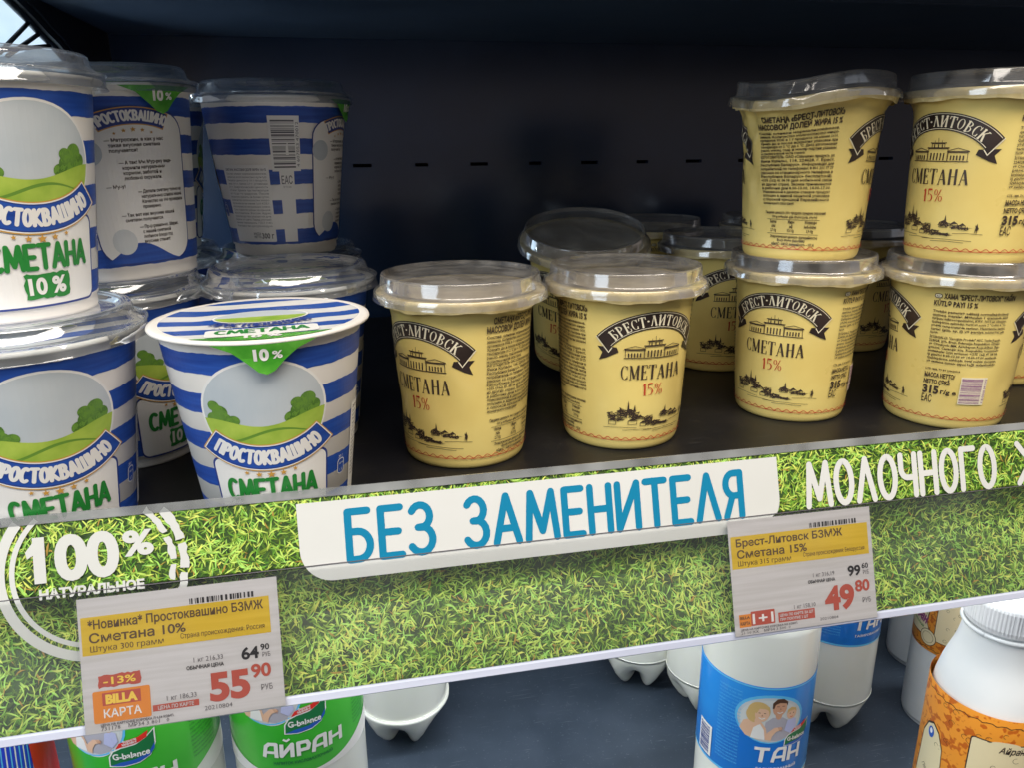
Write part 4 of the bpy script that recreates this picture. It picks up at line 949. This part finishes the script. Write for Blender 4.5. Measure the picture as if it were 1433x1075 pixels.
b0 = make_blue(lid=False, tab=R(4)); p = (-35, 14, 0); place(b0, p, face(*p[:2])-4, 'striped cup without a plastic lid, striped foil top bare, at the shelf edge', G1)
b1 = make_blue(lid=True, tab=R(178)); p = (-133.5, 13, 0); place(b1, p, face(*p[:2])+4, 'striped cup at the lower left corner behind the 100% emblem, carrying another cup', G1)
p = (-139, 26, ZP-1.4); copy_thing(b1, p, face(*p[:2])+22, 'large striped cup with 10 % badge standing at the left edge of the photo')
p = (-122, 112, 0); copy_thing(b1, p, face(*p[:2])+42, 'shaded striped cup in the gap between the left corner cup and the lidless cup')
b4 = make_blue(lid=True, tab=R(-148)); p = (-111, 120, ZP-.6); place(b4, p, face(*p[:2])-190+14, 'tilted striped cup with the dialogue panel in front, second from left in the upper row', G1, tilt=(-1, -3.2))
p = (-34, 199.5, ZP); _c = copy_thing(b4, p, face(*p[:2])-125+1, 'upper striped cup showing its barcode and ingredients, apart from the others')
for _o in _c.children:
    if _o.name.startswith('foil_seal'): _o.rotation_euler[2] = R(-167)
p = (-28.4, 119, 0); copy_thing(b1, p, face(*p[:2])+8, 'lidded striped cup right behind the cup without a plastic lid')
p = (-34, 222, 0); copy_thing(b1, p, face(*p[:2])+60, 'shaded striped cup carrying the barcode cup, only its lid showing')
p = (-129, 241, 0); copy_thing(b1, p, face(*p[:2])+100, 'dark striped cup in the back row at the left, lower one of its pair')
p = (-128, 242, ZP); copy_thing(b1, p, face(*p[:2])+100, 'dark striped cup in the back row at the left, upper one of its pair')

def dentA(th, r, z):
    d = math.exp(-((wr(th+1.25)/.42)**2)-((z-33)/11)**2)*6.0; e = math.exp(-((wr(th-1.55)/.30)**2)-((z-44)/10)**2)*-1.6
    return r-d-e-.25*math.sin(9*th+z*.1)*math.exp(-((z-50)/30)**2), z
def soft(ph):          # slight squeeze and small handling dents
    def f(th, r, z):
        if r < 20: return r, z
        k = math.sin(math.pi*max(0, min(1, z/90)))
        d = sum(a*math.exp(-(wr(th-t)/w1)**2-((z-zz)/w2)**2) for a, t, w1, zz, w2 in ((1.3, .9+ph, .22, 62, 9), (.9, -1.4+ph, .18, 28, 7), (1.1, 2.4+ph, .3, 46, 12), (.7, -.35+ph, .12, 84, 4)))
        return r+(.45*math.sin(2*th+ph)+.2*math.sin(5*th+z*.05+ph))*k-d, z
    return f
def crush(th, r, z):
    k = max(0, min(1, (z-18)/72)); s = math.exp(-(wr(th-1.35)/.62)**2)
    d = 10.5*k**1.3*s-3.0*(1-k)*s*min(1, z/12)
    f = (1.1*math.sin(14*th+z*.12)+.7*math.sin(23*th-z*.2))*k*math.exp(-(wr(th-1.0)/.9)**2)*(r > 20)
    b = math.exp(-(wr(th+1.5)/.5)**2)*2.2*math.exp(-((z-70)/14)**2)
    zz = z-(5.2*s*max(0, min(1, (z-60)/30))+1.4*k*math.sin(th*2+.4) if r > 20 else 0)
    return (r+(d+f-b-1.2*(1-k)*s) if r > 20 else r), zz
yA = make_yellow(dentA, seed=4); p = (64.9, 72, 0); place(yA, p, face(*p[:2])-40, 'dented yellow cup, leftmost of the yellow ones in the front row', G2)
yB = make_yellow(soft(.6), seed=2); p = (161.7, 77.5, 0); place(yB, p, face(*p[:2])+28-180, 'yellow cup in the middle of the front row with its emblem turned to the right', G2)
yC = make_yellow(soft(2.3), seed=5, marks=R(22)); p = (286.3, 95.4, 0); place(yC, p, face(*p[:2])-19-180, 'yellow cup with full emblem in view, carrying the crushed cup', G2)
yC2 = make_yellow(crush, seed=9); p = (281.5, 93, ZB); place(yC2, p, face(*p[:2])-90-8+0, 'crushed yellow cup with a skewed lid, standing on another yellow cup', G2)
p = (374.5, 60.2, 0); copy_thing(yB, p, face(*p[:2])+90+12, 'yellow cup with barcode in front, lower one at the right edge of the photo')
p = (371.5, 57, ZB); yD2 = copy_thing(yC, p, face(*p[:2])-180-36, 'upper yellow cup at the right edge of the photo with its emblem to the left')
p = (166, 200, 6); yA3 = copy_thing(yB, p, 0, 'yellow cup leaning forward behind the middle front cup'); place(yA3, (177, 216, 12.5), face(167, 200)+150, yA3['label'], tilt=(15, -3))
p = (288, 212, 0); copy_thing(yB, p, face(*p[:2])+24, 'shaded yellow cup between the middle front cup and the stack with the crushed cup')
p = (286, 345, 0); copy_thing(yB, p, face(*p[:2])+120, 'farthest yellow cup near the back wall, only its dim lid showing')
p = (425, 240, 0); copy_thing(yB, p, face(*p[:2])+60, 'dark yellow cup in the gap between the two right stacks')
p = (474, 130, 0); copy_thing(yB, p, face(*p[:2])+80, 'shaded yellow cup behind the barcode cup at the right edge')
p = (405, 345, 0); copy_thing(yB, p, face(*p[:2])+20, 'dim yellow cup by the back wall behind the crushed cup')

# ------------------------------------------------------------------ bottles on the shelf below
ZL = -380
def petal(r0):
    def f(th, r, z):
        if z > 44: return r, z
        w_ = .5+.5*math.cos(5*th); w_ = w_**.8; k = 1-z/44
        foot = (r*(1-.30*k**2.6), z); a = k*math.pi/2
        val = (r*math.cos(a*.97)**.9+.2, 44-26*math.sin(a)) if k > 0 else (r, z)
        return foot[0]*w_+val[0]*(1-w_), foot[1]*w_+val[1]*(1-w_)
    return f
def smooth_prof(P, n=5):
    out = []
    for i in range(len(P)-1):
        p0 = P[max(i-1, 0)]; p1 = P[i]; p2 = P[i+1]; p3 = P[min(i+2, len(P)-1)]
        for k in range(n):
            t = k/n; out.append(tuple(.5*((2*p1[a])+(-p0[a]+p2[a])*t+(2*p0[a]-5*p1[a]+4*p2[a]-p3[a])*t*t+(-p0[a]+3*p1[a]-3*p2[a]+p3[a])*t**3) for a in (0, 1)))
    return out+[P[-1]]
def pet_bottle(label, loc, rotz, h=300, r=40, lab=None, lm='lblue', art=None, group=None):
    root = thing('drink_bottle', label, 'bottle', (loc[0], loc[1], ZL), R(rotz), group)
    base = [(0, 14), (7, 12), (12, 9), (17, 5), (22, 1.2), (26, 0), (29.5, 1.2), (33, 6), (36.5, 16), (39, 28), (r-.2, 40), (r, 44)]
    base = [(p*r/40, q) for p, q in base]
    up = [(r, 60), (r, h-70), (r-1.5, h-60), (r-8, h-42), (r-20, h-24), (15, h-14), (13.6, h-8), (13.6, h-2)]
    body = lathe('body', base+smooth_prof([(r, 44)]+up, 3)[1:], 'milk', seg=100, fn=petal(r), parent=root)
    z0 = 43.5; v, f = tube([((r+.1)*math.sin(a), -(r+.1)*math.cos(a), z0) for a in [2*math.pi*i/72 for i in range(73)]], .5, 6); link('seam_ring', mesh('seam_ring', v, f, 'milk', smooth=True), body)
    cap = lathe('cap', [(0, h+14), (12, h+14), (14.6, h+13), (15, h+11), (15, h-2), (14.4, h-2.5)], 'capw', seg=40, fn=lambda th, rr, zz: (rr+.25*(math.sin(30*th) > 0)*(rr > 14.8), zz), parent=root)
    if lab:
        a, b = lab; lb = lathe('label', [(r+.2, a), (r+.35, a+.6), (r+.35, (a+b)/2), (r+.35, b-.6), (r+.2, b)], lm, seg=100, parent=root)
        if art:
            A = Art(); art(A, a, b); A.emit(lambda V: np.column_stack([(r+.4+V[:, 2])*np.sin(V[:, 0]/r), -(r+.4+V[:, 2])*np.cos(V[:, 0]/r), V[:, 1]]), lb, step=2.4)
    return root
def logo(A, x, y, k=1.0):
    q = lambda P: [(x+a*k, y+b*k) for a, b in P]
    A.poly('brand_badge', 'white', q([(-11, -6.6), (-10.6, -.6), (-8.4, 3.0), (-4, 5.0), (3, 6.0), (8, 8.6), (12.6, 12.4), (12.2, 3), (9, -3.6), (3.6, -6.4), (-4, -7.2)]), 3)
    A.poly('brand_badge', 'leafgrn', q([(-10.3, -6), (-9.9, -.8), (-7.9, 2.5), (-3.8, 4.3), (3, 5.2), (8, 7.8), (11.9, 11.2), (11.5, 3), (8.4, -2), (2, -4.4), (-5, -4.4)]), 4)
    A.poly('brand_badge', 'lbl2', q([(-10.3, -6), (-5, -4.2), (2, -3.6), (8.4, -1.4), (11.6, 3.6), (11.2, 0), (8.6, -3.4), (3.4, -5.8), (-4, -6.6)]), 5)
    A.poly('brand_badge', 'lred', q([(-6.6, 4.2), (-4.6, 7.4), (-1, 8.8), (4.6, 9.6), (9.4, 12.0), (8.4, 8.2), (4.6, 6.3), (-1, 5.4), (-4, 5.0)]), 5)
    A.text('lettering', 'white', 'G-balance', x-8.6*k, y-2.2*k, 3.4*k, width=17.5*k, bold=.03, lift=8)
    A.text('lettering', 'white', 'Формула', x-2.6*k, y+7.5*k, 1.3*k, width=6.4*k, bold=.03, lift=8, rot=.12); A.text('lettering', 'white', 'здоровья', x-3.2*k, y+5.9*k, 1.3*k, width=7*k, bold=.03, lift=8, rot=.12)
def people(A, x, y, k=1.0):
    E = 'family_picture'
    D = lambda m, a, b, c, d, l, rot=0: A.disc(E, m, x+a*k, y+b*k, c*k, d*k, lift=l, n=28, rot=rot)
    q = lambda P: [(x+a*k, y+b*k) for a, b in P]
    D('lcyan', 0, 0, 21, 17.5, 1); D('sky', 0, -.5, 19.5, 16, 2); D('palehalo', 0, -1, 18, 14.6, 2.6)
    # man at the back
    A.poly(E, 'shirt', q([(-4, -14.5), (-3, -2), (1, 1.6), (7, 1.6), (12, -2), (14, -8), (12, -13), (5, -15.6)]), 3)
    D('skin', 4.4, 3.4, 2.0, 3.2, 4); D('skin', 4.6, 8.4, 4.2, 5.6, 5, -.12); A.poly(E, 'haird', q([(.2, 8.2), (.2, 12), (2.6, 14.8), (6.4, 15), (9.2, 12.6), (9.2, 9.6), (8.2, 11.6), (4.4, 12.2), (1.8, 10.8), (1.2, 8)]), 6)
    A.rect(E, 'haird', x+2.6*k, x+4.2*k, y+9.4*k, y+9.8*k, 7); A.rect(E, 'haird', x+5.8*k, x+7.4*k, y+9.5*k, y+9.9*k, 7); A.poly(E, 'skindark', q([(4.9, 8.8), (4.4, 7.2), (5.6, 7.2)]), 7); A.stroke(E, 'white', q([(3.4, 5.4), (4.8, 4.8), (6.4, 5.5)]), .55*k, 7)
    # woman in front with fair bobbed hair
    A.poly(E, 'skin2', q([(-17.5, -8.5), (-15.5, -2.6), (-10, .4), (-6, -1), (-2.6, -6), (-1, -13), (-7, -14.6), (-14, -13)]), 8)
    A.poly(E, 'white', q([(-11, -14), (-9.6, -6.4), (-6.2, -3), (-3.6, -7.4), (-2.6, -14.4)]), 9)
    A.poly(E, 'skin2', q([(-2.6, -14.4), (-1.4, -9), (2.4, -5.4), (6.4, -5), (7.4, -7), (3.6, -8.4), (1.4, -11.8), (.8, -15)]), 10)
    for i in range(4): A.stroke(E, 'skindark', q([(4.4+i*.3, -5.4-i*.7), (7.6-i*.2, -5.9-i*.8)]), .22*k, 11)
    D('hairb', -7.2, 5.4, 6.4, 6.8, 8.6); D('hairb', -10.6, 2.2, 3.6, 5, 8.7, .3); D('skin2', -5.4, 3.6, 4.0, 5.2, 9.4, -.15); D('skin2', -7.4, -1.2, 1.9, 2.8, 9.2)
    A.poly(E, 'hairb', q([(-10, 5), (-9, 9.4), (-5.6, 11.2), (-1.6, 9.4), (-.8, 6), (-3.6, 7.8), (-7, 7.6), (-8.6, 4)]), 10)
    for a in (-6.9, -3.9): A.rect(E, 'haird', x+(a-.6)*k, x+(a+.6)*k, y+4.4*k, y+4.8*k, 11)
    A.poly(E, 'skindark', q([(-5.3, 3.8), (-5.9, 2.4), (-4.7, 2.4)]), 11); A.stroke(E, 'white', q([(-7, 1.2), (-5.4, .4), (-3.8, 1.3)]), .55*k, 11)
    # small child on the right
    A.poly(E, 'lav', q([(8.6, -8), (10, -1), (13, .6), (16, -1), (16.4, -7), (13, -11)]), 8); D('skin2', 12.4, 3.6, 3.2, 3.9, 9); A.poly(E, 'hairb', q([(9.2, 4), (9.6, 7), (12, 8.4), (15, 7.2), (15.8, 4.4), (14, 6), (11, 5.8)]), 10)
    for a in (11.2, 13.6): A.disc(E, 'haird', x+a*k, y+4*k, .36*k, lift=11, n=8)
    A.stroke(E, 'lred', q([(11.6, 1.6), (12.4, 1.3), (13.2, 1.6)]), .4*k, 11)
M['palehalo'] = mat('pale_halo_ink', (.62, .64, .62), .4); M['skindark'] = mat('printed_skin_shadow', (.42, .19, .11), .4)
def tan_art(A, a, b):
    W = math.pi*40; n = 60
    A.band('label_edge', 'lcyan', [(-W+2*W*i/n, b-.4) for i in range(n+1)], [(-W+2*W*i/n, b-1.6) for i in range(n+1)], 1)
    A.band('label_edge', 'lcyan', [(-W+2*W*i/n, a+2.2) for i in range(n+1)], [(-W+2*W*i/n, a+.6) for i in range(n+1)], 1)
    for dx in (0, W):
        people(A, dx-3, b-26, 1.16); logo(A, dx+18, b-43, .92)
        # squared-off drink name
        y, c = b-62, 11.5; T = 'lettering|%d' % dx
        A.stroke(T, 'white', [(dx-12, y+c), (dx-1.6, y+c)], 2.6, 9, cap=False); A.stroke(T, 'white', [(dx-6.6, y+c), (dx-7.4, y)], 2.8, 10, cap=False)
        A.stroke(T, 'white', [(dx+.6, y), (dx+2.2, y+c-3), (dx+4.4, y+c), (dx+9.4, y+c), (dx+8.8, y)], 2.5, 9, cap=False); A.stroke(T, 'white', [(dx+1.4, y+4.4), (dx+9, y+4.4)], 2.2, 10, cap=False)
        A.stroke(T, 'white', [(dx+13.2, y+c+1), (dx+12.6, y)], 2.6, 9, cap=False); A.stroke(T, 'white', [(dx+21.2, y+c+1), (dx+20.6, y)], 2.6, 9, cap=False); A.stroke(T, 'white', [(dx+12.8, y+5.8), (dx+20.8, y+5.8)], 2.3, 10, cap=False)
        A.text(T, 'white', 'ГАЗИРОВАННЫЙ', dx-10, y-7, 2.2, width=30, bold=.02, lift=8)
    for i in range(22): A.text('small_print', 'lcyan', rnd.choice(RU[:-1]), -40, b-8-i*2.9, 1.5, width=17, res=1, lift=3)
    A.rect('barcode', 'white', -36-22, -44, a+4, a+30, 3); barcode(A, 'barcode', 'dblue', -56.5, -46, a+5.5, a+28, 8, vertical=True, lift=6)
def ayran_art(A, a, b):
    W = math.pi*40; n = 72
    # pale swoosh rising along the lower edge
    A.band('label_edge', 'white', [(-W+2*W*i/n, a+1.5+13*abs(math.sin(math.pi*i/n*2))**3) for i in range(n+1)], [(-W+2*W*i/n, a-.2) for i in range(n+1)], 1)
    for dx in (0, W):
        A.disc('family_picture', 'palehalo', dx-13, b-34, 17, 20, lift=1); people(A, dx-15, b-37, .95); logo(A, dx+5.5, b-53, 1.06)
        T = 'lettering|%d' % dx; y = b-76; c = 9.5
        def up(P, w_=2.3): A.stroke(T, 'white', [(dx+px, y+py*c) for px, py in P], w_, 9+rnd.random(), cap=False)
        up([(-19, 0), (-17.6, .8), (-15.6, 1), (-11.6, 1), (-11.9, 0)]); up([(-18.2, .38), (-12, .38)], 1.9)
        up([(-8.4, 1), (-8.9, .12), (-2.6, .95), (-2.9, 0)]); up([(-7.2, 1.35), (-5.4, 1.22), (-3.6, 1.35)], 1.3)
        up([(.6, 0), (.8, .96), (5.6, .96), (6.6, .7), (5.8, .42), (1, .42)])
        up([(8.8, 0), (10, .8), (12, 1), (16, 1), (15.8, 0)]); up([(9.4, .38), (15.8, .38)], 1.9)
        up([(19.4, 1), (19, 0)]); up([(26, 1), (25.8, 0)]); up([(19.2, .5), (26, .5)], 1.9)
        A.text(T, 'dgrn', 'НАПИТОК КИСЛОМОЛОЧНЫЙ', dx-14, y-5, 1.9, width=34, bold=.02, lift=6)
    for k in range(6):
        for i in range(24): pass
    for i in range(26): A.text('small_print', 'dgrn', rnd.choice(RU[:-1]), 37, b-6-i*2.7, 1.4, width=18, res=1, lift=3)
GB = 'bottles of milk drink on the lower shelf'
pet_bottle('drink bottle with blue label and family picture, nearest one under the 49 80 tag', (280, 90), face(280, 90)+22, lab=(112, 192), art=tan_art, group=GB)
pet_bottle('blue labelled drink bottle squeezed right behind the one with the family picture', (328, 162), face(328, 162)+62, lab=(112, 192), art=tan_art, group=GB)
pet_bottle('blue labelled drink bottle with barcode on its left, whole petal base in view', (438, 219), face(438, 219)+42, lab=(108, 188), art=tan_art, group=GB)
pet_bottle('white drink bottle base with petal feet, alone under the middle of the rail', (29, 291), 20, r=42, group=GB)
pet_bottle('small looking white bottle base farthest back, left of the blue labelled bottles', (281, 318), 8, group=GB)
pet_bottle('white bottle base close behind the left side of the family picture bottle', (333, 266), 31, group=GB)
pet_bottle('green labelled drink bottle beside the lone petal base, drink name in view', (-45, 79), face(-45, 79)-4, h=330, lab=(196, 286), lm='lgrn', art=ayran_art, group=GB)
pet_bottle('green labelled drink bottle under the 55 90 tag, mostly cut off by the frame', (-132, 74), face(-132, 74)-22, h=330, lab=(196, 286), lm='lgrn', art=ayran_art, group=GB)
def far_art(A, a, b):
    for i in range(40): A.stroke('label_edge', 'white' if i % 2 else 'lcyan', [(-60+i*2.4, a), (-52+i*2.4, b)], .7, 2, cap=False)
    A.rect('label_edge', 'lred', 20, 52, a, b, 5)
pet_bottle('dark blue and red labelled bottle in the bottom left corner', (-222, 62), face(-222, 62)+12, h=320, lab=(150, 250), lm='strpblue', art=far_art, group=GB)

def orange_art(A, a, b):
    def panel(x0, x1, y0, y1, l=2):
        P = []
        for k, (qx, qy) in enumerate(((x0, y0), (x1, y0), (x1, y1), (x0, y1))): P.append((qx, qy))
        A.rect('text_panel', 'brown', x0-.7, x1+.7, y0-.7, y1+.7, l, r=2.4); A.rect('text_panel', 'ocream', x0, x1, y0, y1, l+1, r=2)
        A.disc('text_panel', 'ocream', (x0+x1)/2, y1, (x1-x0)*.22, 2.2, lift=l+1.5)
    W = math.pi*36.5
    for dx in (0, W):
        panel(dx+9, dx+46, a+14, b-16)
        A.text('lettering|%d' % dx, 'brown', 'Айран', dx+24, b-22, 4.4, width=15, shear=.3, lift=6, bold=.02)
        para(A, 'lettering|%d' % dx, 'ink', RU[:12], dx+11.5, b-27, 1.5, 2.7, 32, bold=.02)
        P = [(dx-27, a+20), (dx-24, a+34), (dx-27, a+48), (dx-26, a+62), (dx-25, b-38), (dx-21, b-29), (dx-16, b-26), (dx-11, b-30), (dx-7, b-40), (dx-6, a+66), (dx-2, a+58), (dx+1, a+44), (dx-1, a+30), (dx+3, a+20), (dx-6, a+14), (dx-20, a+14)]
        A.poly('name_panel', 'brown', [(x+(x-dx+12)*.06, y+(y-a-48)*.03) for x, y in P], 2); A.poly('name_panel', 'ocream', P, 3)
        A.text('name_panel', 'violet', 'Айран', dx-24, a+32, 9, width=24, bold=.05, lift=6, rot=-.25, res=4)
        A.text('name_panel', 'ink', 'Пятигорье', dx-21, a+58, 3.2, width=17, shear=.3, lift=6, rot=-.5)
        A.text('name_panel', 'green', 'кавказский', dx-20, a+24, 2.6, width=17, bold=.02, lift=6, rot=-.2)
        A.disc('name_panel', 'lbl2', dx-17, b-33, 2.6, 4.2, lift=7, n=20); A.disc('name_panel', 'white', dx-17, b-32, 1.2, 2.0, lift=8, n=14)
        A.disc('seal', 'brown', dx+3, a+14, 8.4, lift=8); A.disc('seal', 'ocream', dx+3, a+14, 7.8, lift=9); A.ring('seal', 'brown', dx+3, a+14, 5.4, 5.7, lift=10)
    n = 90
    for y in (a+3, b-3): A.stroke('ornament', 'brown', [(-W+2*W*i/n, y+.8*math.sin(i*2.1)) for i in range(n+1)], .5, 1, cap=False)
    for k in range(150):
        x = rnd.uniform(-W, W); y = rnd.uniform(a+6, b-5); q = rnd.uniform(1.2, 2.6)
        A.ring('ornament', 'brown', x, y, q-.25, q, a0=rnd.uniform(0, 90), a1=rnd.uniform(220, 360), lift=1, n=14)
def hdpe_bottle(label, loc, rotz, h=272, r=36.5):
    root = thing('drink_bottle', label, 'bottle', (loc[0], loc[1], ZL), R(rotz), 'white bottles with orange ornamental labels')
    prof = smooth_prof([(0, 3), (30, 2), (35, 0), (r-.6, 4), (r, 12), (r, 90), (r, h-95), (r-1.2, h-76), (r-5, h-56), (r-10.5, h-38), (23.5, h-25), (21.6, h-19), (21, h-12), (21, h-4)], 4)
    body = lathe('body', prof, 'hdpe', seg=96, parent=root)
    v, f = tube([(24.2*math.sin(a), -24.2*math.cos(a), h-19.5) for a in [2*math.pi*i/60 for i in range(61)]], 1.5, 8); link('neck_ring', mesh('neck_ring', v, f, 'hdpe', smooth=True), body)
    V = lambda th, rr, zz: (rr+.26*(math.sin(72*th) > 0)*(rr > 24.2)*(zz < h+1), zz)
    lathe('cap', [(0, h+4), (20, h+4), (23.4, h+3.4), (24.6, h+1.6), (25, h), (25, h-13), (24.6, h-14), (24, h-16.5), (22, h-16.8)], 'capw', seg=288, fn=V, parent=root, smooth=False)
    a, b = 84, h-66
    lb = lathe('label', [(r+.15, a), (r+.3, a+.5), (r+.3, b-14), (r+.3, b-.5), (r+.15, b)], 'orange', seg=96, parent=root)
    lb.data.update()
    A = Art(); orange_art(A, a, b-2); A.emit(lambda V: np.column_stack([(r+.35+V[:, 2])*np.sin(V[:, 0]/r), -(r+.35+V[:, 2])*np.cos(V[:, 0]/r), V[:, 1]]), lb, step=2.4)
    return root
hb = hdpe_bottle('white bottle with ribbed cap and orange label at the lower right corner', (402, 8), face(402, 8)-22)
p = (556, 196, ZL); copy_thing(hb, p, face(*p[:2])-40, 'orange labelled bottle directly behind the ribbed cap bottle, mostly hidden')
p = (603, 282, ZL); copy_thing(hb, p, face(*p[:2])-35+60, 'orange labelled bottle farther back showing rows of small print')
p = (650, 372, ZL); copy_thing(hb, p, face(*p[:2])+120, 'white bottle at the back of the lower shelf, only its base edge showing')
p = (495, 30, ZL); copy_thing(hb, p, face(*p[:2])+60, 'orange labelled bottle cut off by the right edge of the photo')

bpy.data.objects.remove(_to)
